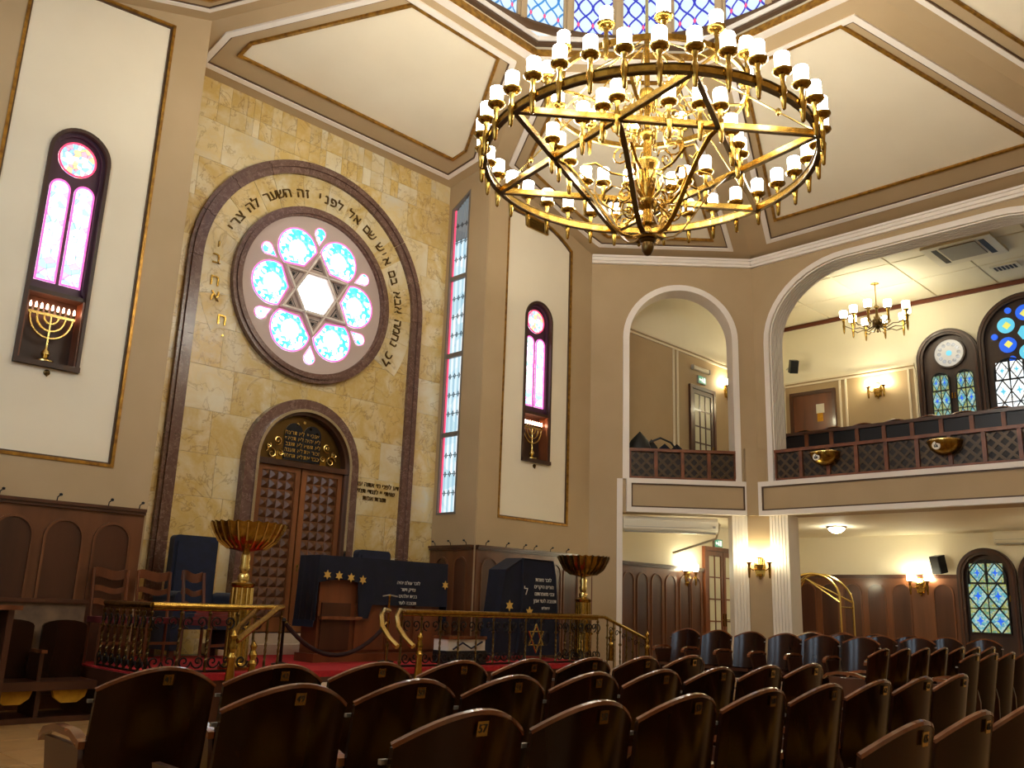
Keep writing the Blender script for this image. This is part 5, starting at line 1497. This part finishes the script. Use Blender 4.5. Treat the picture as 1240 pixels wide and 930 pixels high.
for y, x0, n, nm_ in rows_:
    for k in range(n):
        num += 1
        y_ = y + 0.058
        seat((x0 + PITCH_S * (k + .5), y_, 0), 0, 'dark wooden theatre seat, %s from left in %s' % (ORD[k], nm_), 'theatre seats of the left block', k == n - 1, num, arm=not (k == 0 and y < 3.5))
for y, x0, n, nm_ in ((4.25, 9.66, 7, 'the front row beyond the aisle'), (3.38, 9.80, 6, 'the second row beyond the aisle')):
    for k in range(n):
        seat((x0 + PITCH_S * (k + .5), y + .09, 0), 0, 'dark wooden theatre seat, %s from left in %s' % (ORD[k], nm_), 'theatre seats of the right block', k == n - 1)
for x, y0, n, nm_, zz in ((12.35, 8.72, 6, 'the first side row', 0.06), (14.1, 7.5, 4, 'the second side row', 0.06), (15.3, 8.1, 6, 'the third side row', 0.06)):
    for k in range(n):
        seat((x, y0 - PITCH_S * (k + .5), zz), PI / 2, 'curved brown theatre seat facing the hall, %s from left in %s' % (ORD[k], nm_), 'theatre seats along the right side', k == 0, folded=True)
struct(MB().box(11.7, 16.0, 4.66, 9.2, 0, 0.06), 'floor_step', M['floor_tile'], 'low step under the side seats')
for k in range(8):
    seat((16.75, 8.55 - 0.62 * k, 4.02), PI / 2, 'dark seat showing over the gallery bench front, %s from the left' % ORD[k], 'gallery seats', k == 0)

# ------------------------------------------------------------------ wall pew in front of the left panelling
t = thing('wall_pew', 'dark wooden wall pew with mustard seats before the left panelling', 'pew', (2.56, 9.62, 0))
MB().box(-1.2, 1.04, 0.16, 0.20, 0.30, 1.08).build('back_board', M['worn_panel'], t)
MB().box(-1.2, 1.06, 0.13, 0.23, 1.08, 1.12).build('back_rail', M['wood_dark'], t)
MB().box(-1.2, 1.06, -0.34, 0.16, 0.33, 0.37).build('seat_board', M['wood_dark'], t)
MB().box(-1.2, 1.06, -0.36, -0.33, 0.29, 0.37).build('seat_edge', M['wood_dark'], t)
MB().box(-1.2, 1.06, -0.33, 0.18, 0.0, 0.05).build('plinth', M['wood_dark'], t)
for k, x in enumerate((-0.78, -0.22, 0.34, 0.84)):
    o = [(x + 0.21, 0.37), (x - 0.21, 0.37), (x - 0.21, 0.86)] + arc(x, 0.86, 0.21, 180, 0, 8, 0.06) 
    MB().prism(o, 0.06, 0.10).build('seat_back', M['wood_seat'], t)
    MB().box(x - 0.30, x - 0.265, -0.25, 0.1, 0.37, 0.62).build('arm_post', M['wood_dark'], t)
    MB().box(x - 0.31, x - 0.255, -0.30, 0.1, 0.62, 0.65).build('armrest', M['wood_edge'], t)
    MB().box(x - 0.30, x - 0.26, -0.3, 0.15, 0.05, 0.33).build('leg', M['wood_dark'], t)
    pl = [(x + 0.16, 0.285), (x + 0.14, 0.22), (x + 0.07, 0.17), (x - 0.07, 0.17), (x - 0.14, 0.22), (x - 0.16, 0.285)]
    MB().prism(pl, -0.31, -0.25).build('cushion', M['mustard'], t)
t = thing('reading_desk', 'small slanted wooden reading desk at the left edge', 'desk', (2.42, 9.1, 0))
MB(lambda u, d, z: (u, d, z)).prism([(-0.35, 1.02), (0.32, 1.02), (0.32, 1.06), (-0.35, 1.06)], -0.2, 0.22).build('top', M['wood_edge'], t)
MB().box(-0.3, -0.25, -0.15, 0.15, 0, 1.02).build('leg', M['wood_dark'], t)
MB().box(0.22, 0.27, -0.15, 0.15, 0, 1.02).build('leg', M['wood_dark'], t)
MB().box(-0.25, 0.22, 0.1, 0.14, 0.75, 1.02).build('apron', M['wood_dark'], t)

# ------------------------------------------------------------------ railings of the platform
TWIST = None
def baluster_mesh(h):
    b = MB(); n = 22; b.lathe([(0.016, 0), (0.016, 0.03), (0.011, 0.05)], 6)
    b.lathe([(0.011, h - 0.08), (0.02, h - 0.07), (0.02, h - .055), (0.011, h - .045), (0.012, h)], 6)
    b.lathe([(0.011, h * .62), (0.024, h * .64), (0.024, h * .66), (0.011, h * .68)], 6)
    k0 = len(b.v)
    for i in range(n + 1):                    # twisted square shaft
        z = 0.05 + (h - 0.13) * i / n; a_ = 4 * PI * i / n if 0.1 < i / n < .62 else 4 * PI * (.1 if i / n <= .1 else .62)
        r = 0.014
        b.v += [(r * cos(a_ + q * PI / 2), r * sin(a_ + q * PI / 2), z) for q in range(4)]
    for i in range(n):
        for q in range(4):
            b.f.append((k0 + 4 * i + q, k0 + 4 * i + (q + 1) % 4, k0 + 4 * i + 4 + (q + 1) % 4, k0 + 4 * i + 4 + q))
    return b.mesh('baluster', M['bronze'])
BAL = baluster_mesh(0.60)
def newel(loc, par, h=0.62):
    MB().lathe([(0.065, 0), (0.065, 0.03), (0.04, 0.06), (0.055, 0.10), (0.036, 0.14), (0.05, 0.2), (0.056, 0.3), (0.032, h * .70), (0.046, h * .73), (0.026, h * .77), (0.042, h * .83), (0.022, h * .88), (0.036, h * .93), (0.014, h * .97), (0, h)], 10).build('newel_post', M['brass'], par, True, loc)
def scroll_set(par, p, ax, h0, flip=1):
    ax = Vector(ax)
    for c_, r_, a0, tn in (((0.07, 0.11), 0.07, PI, 1.3), ((-0.07, 0.11), 0.07, 0, -1.3), ((0.065, 0.48), 0.065, -PI / 2, 1.3), ((-0.065, 0.48), 0.065, -PI / 2, -1.3)):
        MB().tube(spiral(Vector(p) + ax * c_[0] + Vector((0, 0, h0 + c_[1])), ax, r_, a0, tn, 14), 0.009, 5).build('scroll', M['iron'], par)
def rail_run(par, p0, p1, n, z_rail, zbase, star=None):
    p0, p1 = Vector(p0), Vector(p1); ax = (p1 - p0).normalized()
    MB().tube([(p0.x, p0.y, z_rail), (p1.x, p1.y, z_rail)], 0.028, 8).build('handrail', M['brass'], par, True)
    MB().tube([(p0.x, p0.y, z_rail - 0.035), (p1.x, p1.y, z_rail - 0.035)], 0.014, 6).build('under_rail', M['brass'], par)
    MB().tube([(p0.x, p0.y, zbase + 0.02), (p1.x, p1.y, zbase + 0.02)], 0.012, 6).build('bottom_rail', M['iron'], par)
    for k in range(n + 1):
        p = p0.lerp(p1, k / n)
        o = put(BAL, 'baluster', par, (p.x, p.y, zbase + .01), scale=(1, 1, (z_rail - zbase - 0.02) / 0.60))
        if k < n:
            q = p0.lerp(p1, (k + .5) / n)
            if star and abs((q - Vector(star)).dot(ax)) < 0.26: continue
            scroll_set(par, (q.x, q.y, 0), ax, zbase)
RT = 1.10
rl = thing('platform_railing', 'long brass and iron railing with twisted balusters before the draped table', 'railing', (0, 0, 0))
rail_run(rl, (6.72, 8.5, 0), (10.28, 8.5, 0), 12, RT, PLAT, star=(9.0, 8.5, 0))
rail_run(rl, (10.28, 8.5, 0), (10.28, 9.12, 0), 4, RT, PLAT)
# star emblem in the long run
f_s = lambda u, d, z: (9.0 + u, 8.5 - d, 0.80 + z)
for s_ in (0, 180):
    tri = [(0.17 * cos(rad(90 + s_ + 120 * k)), 0.19 * sin(rad(90 + s_ + 120 * k))) for k in range(3)]
    MB(f_s).band(tri, inset(tri, 0.016), -0.008, 0.008, True).build('star_emblem', M['brass_pale'], rl)
for s_ in (-1, 1):
    MB().tube([(9.0 + s_ * 0.09 + 0.06 * cos(2 * PI * k / 14), 8.5, 1.02 + 0.05 * sin(2 * PI * k / 14)) for k in range(14)], 0.007, 5, True).build('emblem_ring', M['iron'], rl)
    MB().tube([(9.0 + s_ * 0.2 + 0.05 * cos(2 * PI * k / 14), 8.5, 0.80 + 0.09 * sin(2 * PI * k / 14)) for k in range(14)], 0.007, 5, True).build('emblem_ring', M['iron'], rl)
# sloping hand rail at the right stair
for yy, e in ((8.5, 0),):
    MB().tube([(10.28, yy, RT), (10.42, yy, RT), (11.40, yy, 0.80)], 0.026, 8).build('stair_handrail', M['brass'], rl, True)
    for k in range(6):
        x = 10.5 + 0.15 * k; zt = RT - (x - 10.42) / 0.98 * 0.30; zb_ = max(0.0, PLAT - 0.118 * (1 + int((x - 10.4) / .28)))
        put(BAL, 'baluster', rl, (x, yy, zb_), scale=(1, 1, (zt - zb_ - .02) / .6))
        MB().tube(spiral((x + .075, yy, zt - .16), (1, 0, 0), 0.05, 0, 1.2, 10), 0.007, 4).build('scroll', M['iron'], rl)
    newel((11.46, yy, 0), rl, 0.92)
MB().tube([(11.0, 9.5, 0.95), (11.35, 9.5, 0.82)], 0.02, 6).build('stair_handrail', M['brass'], rl)
newel((11.46, 9.2, 0), rl, 0.92)
# curved rails at the left stair, right side of the gap
for dx in (0, -0.22):
    MB().tube([(6.74 + dx, 8.5, RT), (6.62 + dx, 8.44, RT + .01), (6.50 + dx, 8.32, RT - 0.06), (6.42 + dx, 8.18, RT - 0.17), (6.40 + dx, 8.02, RT - 0.28), (6.42 + dx, 7.9, RT - .36)], 0.030, 8).build('curved_rail', M['brass_pale'], rl, True)
newel((6.55, 7.95, 0.0), rl, 0.90)
put(BAL, 'baluster', rl, (6.36, 8.05, 0.1), scale=(1, 1, 1.2))
put(BAL, 'baluster', rl, (6.22, 8.1, 0.1), scale=(1, 1, 1.2))

rl2 = thing('platform_railing', 'short brass and iron railing on the left of the platform by the blue armchair', 'railing', (0, 0, 0))
rail_run(rl2, (3.74, 8.5, 0), (4.62, 8.5, 0), 3, RT, PLAT)
rail_run(rl2, (3.74, 8.5, 0), (3.74, 9.62, 0), 7, RT, PLAT)
for dx in (0, 0.20):
    MB().tube([(5.14 - dx * .9, 8.52 + dx * .6, RT + .01), (5.02 - dx * .8, 8.44 + dx * .5, RT - .01), (4.80 - dx * .7, 8.24 + dx * .5, RT - 0.09), (4.50 - dx * .5, 7.98 + dx * .4, RT - .19), (4.22, 7.74 + dx * .3, RT - .29)], 0.030, 8).build('curved_rail', M['brass'], rl2, True)
newel((4.18, 7.72, 0), rl2, 0.92); newel((4.62, 8.12, 0), rl2, 0.80)
MB().tube([(4.62, 8.5, RT), (5.14, 8.52, RT + .01)], 0.024, 8).build('handrail', M['brass'], rl2, True)
for x in (4.8, 4.95, 5.1): put(BAL, 'baluster', rl2, (x, 8.47, PLAT), scale=(1, 1, 1.0))
scroll_set(rl2, (4.78, 8.5, 0), (1, 0, 0), PLAT)

# ------------------------------------------------------------------ brass bowls on pedestals
def bowl_stand(loc, label, h, dark):
    t = thing('bowl_lamp_stand', label, 'lamp', loc, 0, 'brass bowl lamps on pedestals')
    m1, m2 = ('brass', 'brass_pale')
    MB().lathe([(0.17, 0), (0.17, 0.03), (0.13, 0.05), (0.115, 0.08), (0.105, h * .55), (0.12, h * .56), (0.125, h * .58), (0.07, h * .60)], 16).build('pedestal', M[m1], t, True)
    for k in range(12):
        a_ = 2 * PI * k / 12
        MB().tube([(0.112 * cos(a_), 0.112 * sin(a_), 0.09), (0.106 * cos(a_), 0.106 * sin(a_), h * .55)], 0.012, 5).build('reed', M[m2], t)
    MB().lathe([(0.06, h * .60), (0.065, h * .63), (0.045, h * .65), (0.06, h * .69), (0.045, h * .72), (0.055, h * .76), (0.035, h * .80)], 12).build('neck', M[m2], t, True)
    n = 48; prof = [(0.03, h * .795), (0.16, h * .815), (0.27, h * .86), (0.34, h * .92), (0.385, h * 1.0), (0.375, h), (0.33, h * .925), (0.26, h * .87), (0.15, h * .83), (0.0, h * .82)]
    b = MB(); k0 = 0
    for r, z in prof:
        for k in range(n):
            a_ = 2 * PI * k / n; g = 1 + (0.03 if r > .1 else 0) * cos(a_ * 24)
            b.v.append((r * g * cos(a_), r * g * sin(a_), z + (0.008 * cos(a_ * 24) if r > .37 else 0)))
    for i in range(len(prof) - 1):
        for k in range(n):
            l = (k + 1) % n; b.f.append((i * n + k, i * n + l, (i + 1) * n + l, (i + 1) * n + k))
    b.build('fluted_bowl', M['brass'], t, True)
    for k in range(24):
        a_ = 2 * PI * k / 24
        MB().tube([(0.20 * cos(a_), 0.20 * sin(a_), h * .822), (0.30 * cos(a_), 0.30 * sin(a_), h * .872), (0.372 * cos(a_), 0.372 * sin(a_), h * .96), (0.392 * cos(a_), 0.392 * sin(a_), h * .995)], 0.012, 5).build('petal_rib', M['brass_pale' if not dark else 'bronze'], t)
    return t
bowl_stand((4.84, 8.86, PLAT), 'fluted brass bowl on a reeded pedestal before the ark doors', 1.50, False)
bt = bowl_stand((10.50, 8.97, 0.47), 'fluted brass bowl on a pedestal by the right railing end', 1.50, True)
struct(MB().box(10.4, 10.8, 8.62, 9.4, 0, 0.47), 'trim_20', M['stone_pale'], 'stone block carrying the right brass bowl')

# ------------------------------------------------------------------ draped reading table
tb = thing('draped_table', 'long reading table under a navy cloth embroidered with gold stars', 'table', (7.2, 9.9, PLAT))
H_ = 1.26
MB().box(-0.96, 0.96, -0.36, -0.02, 0.08, H_ - 0.02).build('body', M['wood_mid'], tb)
MB().box(-1.0, 1.0, -0.40, 0.02, 0.0, 0.10).build('plinth', M['wood_mid'], tb)
for k, (a_, b_) in enumerate(((-0.92, -0.50), (-0.42, 0.0), (0.06, 0.46), (0.52, 0.92))):
    MB().box(a_, b_, -0.385, -0.36, 0.14, 0.70).build('front_panel', M['wood_dark' if k == 0 else 'wood_mid'], tb)
MB().box(-0.95, -0.35, -0.44, -0.36, 0.50, 0.54).build('ledge', M['wood_edge'], tb)
def cloth_front(u0, u1, ztop, zlow, y, n=26, waves=0.018, fr_=9):
    rows = []
    for j in range(7):
        v = j / 6; row = []
        for i in range(n):
            u = u0 + (u1 - u0) * i / (n - 1); z = ztop + (zlow(u) - ztop) * v
            row.append((u, y - 0.005 - waves * v * (0.5 + 0.5 * sin(u * fr_ * 2.3 + 1.3 * sin(u * 5))), z))
        rows.append(row)
    return rows
lowf = lambda u: 0.90 if u < -0.38 else (0.55 if u < -0.22 else 0.70)
lowf2 = lambda u: 0.92 + 0.06 * cos((u + .7) * 4) if u < -0.42 else (0.52 if u < -0.24 else 0.69)
fr1 = cloth_front(-1.03, 1.03, H_, lowf2, -0.42, 44)
fr0 = [[(x, y + 0.012, z) for x, y, z in r] for r in fr1]
MB().plate(fr1, fr0).build('cloth_front', M['navy_cloth'], tb, True)
MB().box(-1.03, 1.03, -0.425, 0.02, H_ - 0.012, H_ + 0.004).build('cloth_top', M['navy_cloth'], tb)
for s_ in (-1, 1):
    rows = []
    for j in range(6):
        v = j / 5
        rows.append([(s_ * (1.03 + 0.03 * v * (0.5 + 0.5 * sin(i * 1.7))), -0.425 + 0.445 * i / 12, H_ - v * 0.78) for i in range(13)])
    r2 = [[(x - s_ * .012, y, z) for x, y, z in r] for r in rows]
    MB().plate(rows, r2).build('cloth_side', M['navy_cloth'], tb, True)
for i in range(26):                           # fringe at the left end
    y = -0.42 + 0.44 * i / 25
    MB().tube([(-1.055, y, 0.49), (-1.06, y, 0.41)], 0.008, 4).build('fringe', M['navy'], tb)
def star_mesh(r):
    b = MB(lambda u, d, z: (u, -d, z)); pts = []
    for k in range(12):
        rr = r if k % 2 == 0 else r * 0.52
        pts.append((rr * sin(PI * k / 6), rr * cos(PI * k / 6)))
    b.prism(pts, 0, 0.006); return b.mesh('star', M['embroider'])
ST = star_mesh(0.058)
for x, z in ((-0.93, 1.03), (-0.76, 1.025), (-0.58, 1.01), (-0.40, 0.99), (0.97, 0.98)):
    put(ST, 'embroidered_star', tb, (x, -0.455, z))
for i, ln in enumerate(('לזכר עולם יהיה', 'צדיק וישר', 'בבית אלהינו', 'תנצבה לעד')):
    put(text_mesh(heb(ln), 0.062, 0.002, 'embroider_white'), 'inscription', tb, (0.34, -0.452, 0.98 - 0.085 * i), (PI / 2, 0, 0))
tm_ = thing('table_microphone', 'slim brass stand in front of the draped table text', 'microphone stand', (6.86, 8.95, PLAT))
MB().lathe([(0.08, 0), (0.08, 0.015), (0.014, 0.03), (0.012, 0.78), (0.02, 0.80), (0.012, 0.82)], 10).build('stand', M['brass'], tm_, True)
MB().tube([(-0.10, 0, 0.80), (0, 0, 0.815), (0.12, 0, 0.80)], 0.008, 5).build('crossbar', M['grey_metal'], tm_)

# ------------------------------------------------------------------ draped lectern
lt = thing('draped_lectern', 'tall lectern hidden under a navy cloth with gold stars and white text', 'lectern', (9.58, 9.42, PLAT))
def frame_rows(y, inf=0.0):
    L = [(-0.66, 0.06), (-0.62, 0.40), (-0.56, 0.80), (-0.50, 1.24), (-0.16, 1.42), (0.50, 1.41), (0.56, 1.20), (0.60, 0.80), (0.63, 0.40), (0.66, 0.06)]
    return L
out_ = frame_rows(0)
rows = []
for y, s_ in ((-0.20, 0.97), (-0.22, 1.0), (-0.1, 1.0), (0.05, 1.0), (0.12, 1.0), (0.14, 0.97)):
    rows.append([(x * s_ + 0.006 * sin(9 * y + i), y - (0.02 * sin(x * 14) * (1.4 - z) if y < -.15 else 0), z * (0.5 + .5 * s_)) for i, (x, z) in enumerate(out_)])
lb = MB().grid(rows)
for r in (rows[0], rows[-1]): lb.poly(r)
lb.build('cloth', M['navy_cloth'], lt)
MB().tube([rows[1][4], rows[1][4][:1] + (-0.23,) + (0.7,), (-0.24, -0.23, 0.1)], 0.018, 6).build('cloth_fold', M['navy_cloth'], lt)
for x, z, s_ in ((-0.43, 0.74, 1.35), (-0.02, 0.66, 1.35)):
    put(ST, 'embroidered_star', lt, (x, -0.245, z), scale=(s_, 1, s_))
put(text_mesh('ל', 0.16, 0.002, 'embroider_white'), 'inscription', lt, (-0.10, -0.245, 0.95), (PI / 2, 0, 0))
for i, ln in enumerate(('לזכר נשמת', 'הורינו היקרים', 'ובני משפחתם', 'תנצבה לעד אמן', 'ירושלים')):
    put(text_mesh(heb(ln), 0.075 if i < 4 else .055, 0.002, 'embroider_white'), 'inscription', lt, (0.26 + 0.015 * i, -0.247, 1.12 - 0.10 * i), (PI / 2, 0, 0))

# ------------------------------------------------------------------ chairs on the platform
def armchair(loc, label):
    t = thing('armchair', label, 'armchair', loc, 0)
    bk = MB(lambda u, d, z: (u, d, z)); o = [(-0.29, 0.40)] + [(-0.29, 1.38)] + arc(-0.23, 1.40, 0.06, 180, 90, 4) + arc(0.23, 1.40, 0.06, 90, 0, 4) + [(0.29, 0.40)]
    bk.prism(o, 0.16, 0.30); bk.build('backrest', M['navy'], t)
    MB().box(-0.25, 0.25, 0.13, 0.16, 0.52, 1.38).build('back_cushion', M['navy'], t)
    MB().bbox(-0.30, 0.30, -0.36, 0.16, 0.34, 0.52).build('seat', M['navy'], t)
    for s_ in (-1, 1):
        MB().box(*sorted((s_ * 0.30, s_ * 0.44)), -0.36, 0.24, 0.10, 0.72).build('arm', M['navy'], t)
        MB().tube([(s_ * 0.37, -0.37, 0.70), (s_ * 0.37, 0.22, 0.70)], 0.075, 10).build('arm_roll', M['navy'], t, True)
        for y in (-0.30, 0.22): MB().box(*sorted((s_ * 0.36, s_ * 0.42)), y - .03, y + .03, 0, 0.10).build('leg', M['wood_dark'], t)
armchair((5.24, 10.70, PLAT), 'tall navy upholstered armchair left of the ark doors')
armchair((8.02, 10.72, PLAT), 'navy armchair whose back shows above the draped table')
def side_chair(loc, rz, label, seat_m='maroon'):
    t = thing('side_chair', label, 'chair', loc, rz, 'small wooden ladder-back chairs')
    for s_ in (-1, 1):
        MB().tube([(s_ * 0.18, 0.18, 0), (s_ * 0.18, 0.18, 0.45), (s_ * 0.185, 0.24, 0.98)], 0.018, 6).build('back_post', M['wood_mid'], t)
        MB().tube([(s_ * 0.19, -0.18, 0), (s_ * 0.19, -0.18, 0.43)], 0.018, 6).build('leg', M['wood_mid'], t)
    for i, z in enumerate((0.62, 0.76, 0.93)):
        rows = [[(-0.18 + 0.36 * k / 8, 0.20 + 0.06 * (z - .45) / .53 + 0.015 * sin(PI * k / 8), z + dz + 0.018 * sin(2 * PI * k / 8 + .5)) for k in range(9)] for dz in (-0.03 - .02 * (i == 2), 0.03 + .02 * (i == 2))]
        r2 = [[(x, y + .014, z_) for x, y, z_ in r] for r in rows]
        MB().plate(rows, r2).build('slat', M['wood_mid'], t)
    MB().bbox(-0.21, 0.21, -0.21, 0.19, 0.42, 0.48).build('seat', M[seat_m], t)
    MB().box(-0.18, 0.18, -0.19, -0.17, 0.2, 0.23).build('stretcher', M['wood_mid'], t)
side_chair((3.98, 9.98, PLAT), 0, 'wooden ladder-back chair at the far left of the platform')
side_chair((4.46, 9.96, PLAT), 0.0, 'wooden ladder-back chair next to the brown marble jamb')
side_chair((4.78, 9.44, PLAT), 0.5, 'wooden ladder-back chair with maroon seat before the blue armchair')
t = thing('prayer_books', 'flat stack of red bound books on the chair by the blue armchair', 'book', (4.79, 9.40, PLAT + 0.482), 0.5)
for k in range(3): MB().box(-0.16 + .01 * k, 0.15, -0.12, 0.11 - .01 * k, 0.03 * k, 0.03 * k + .026).build('book', M['book'], t)

# ------------------------------------------------------------------ rope barrier, low bench
t = thing('rope_barrier', 'dark rope hanging in a swag between two brass posts before the ark', 'rope barrier', (6.35, 9.25, PLAT))
MB().tube([(-0.72 + 1.44 * i / 16, 0, 0.46 - 0.36 * (1 - (2 * i / 16 - 1) ** 2)) for i in range(17)], 0.026, 8).build('rope', M['rope'], t, True)
for s_ in (-1, 1):
    MB().lathe([(0.10, 0), (0.10, 0.02), (0.02, 0.04), (0.016, 0.46), (0.03, 0.48), (0.02, 0.51), (0, 0.52)], 10, (s_ * 0.74, 0, 0)).build('post', M['iron'], t, True)
    MB().tube([(s_ * 0.66, 0, 0.42), (s_ * 0.73, 0, 0.48)], 0.022, 6).build('rope_end', M['brass_pale'], t)
t = thing('low_bench', 'low dark bench with a folded pale cloth behind the railing', 'bench', (8.05, 8.95, PLAT))
MB().box(-0.34, 0.34, -0.14, 0.14, 0.0, 0.16).build('base', M['black'], t)
MB().box(-0.32, 0.32, -0.13, 0.15, 0.16, 0.30).build('folded_cloth', M['paper'], t)
MB().box(-0.33, 0.33, -0.15, 0.16, 0.30, 0.34).build('book_rail', M['wood_edge'], t)
MB().tube([(-0.25, -0.15, 0.18), (-0.1, -0.16, 0.26), (0.05, -0.16, 0.19), (0.25, -0.15, 0.27)], 0.012, 5).build('cloth_stripe', M['navy'], t)
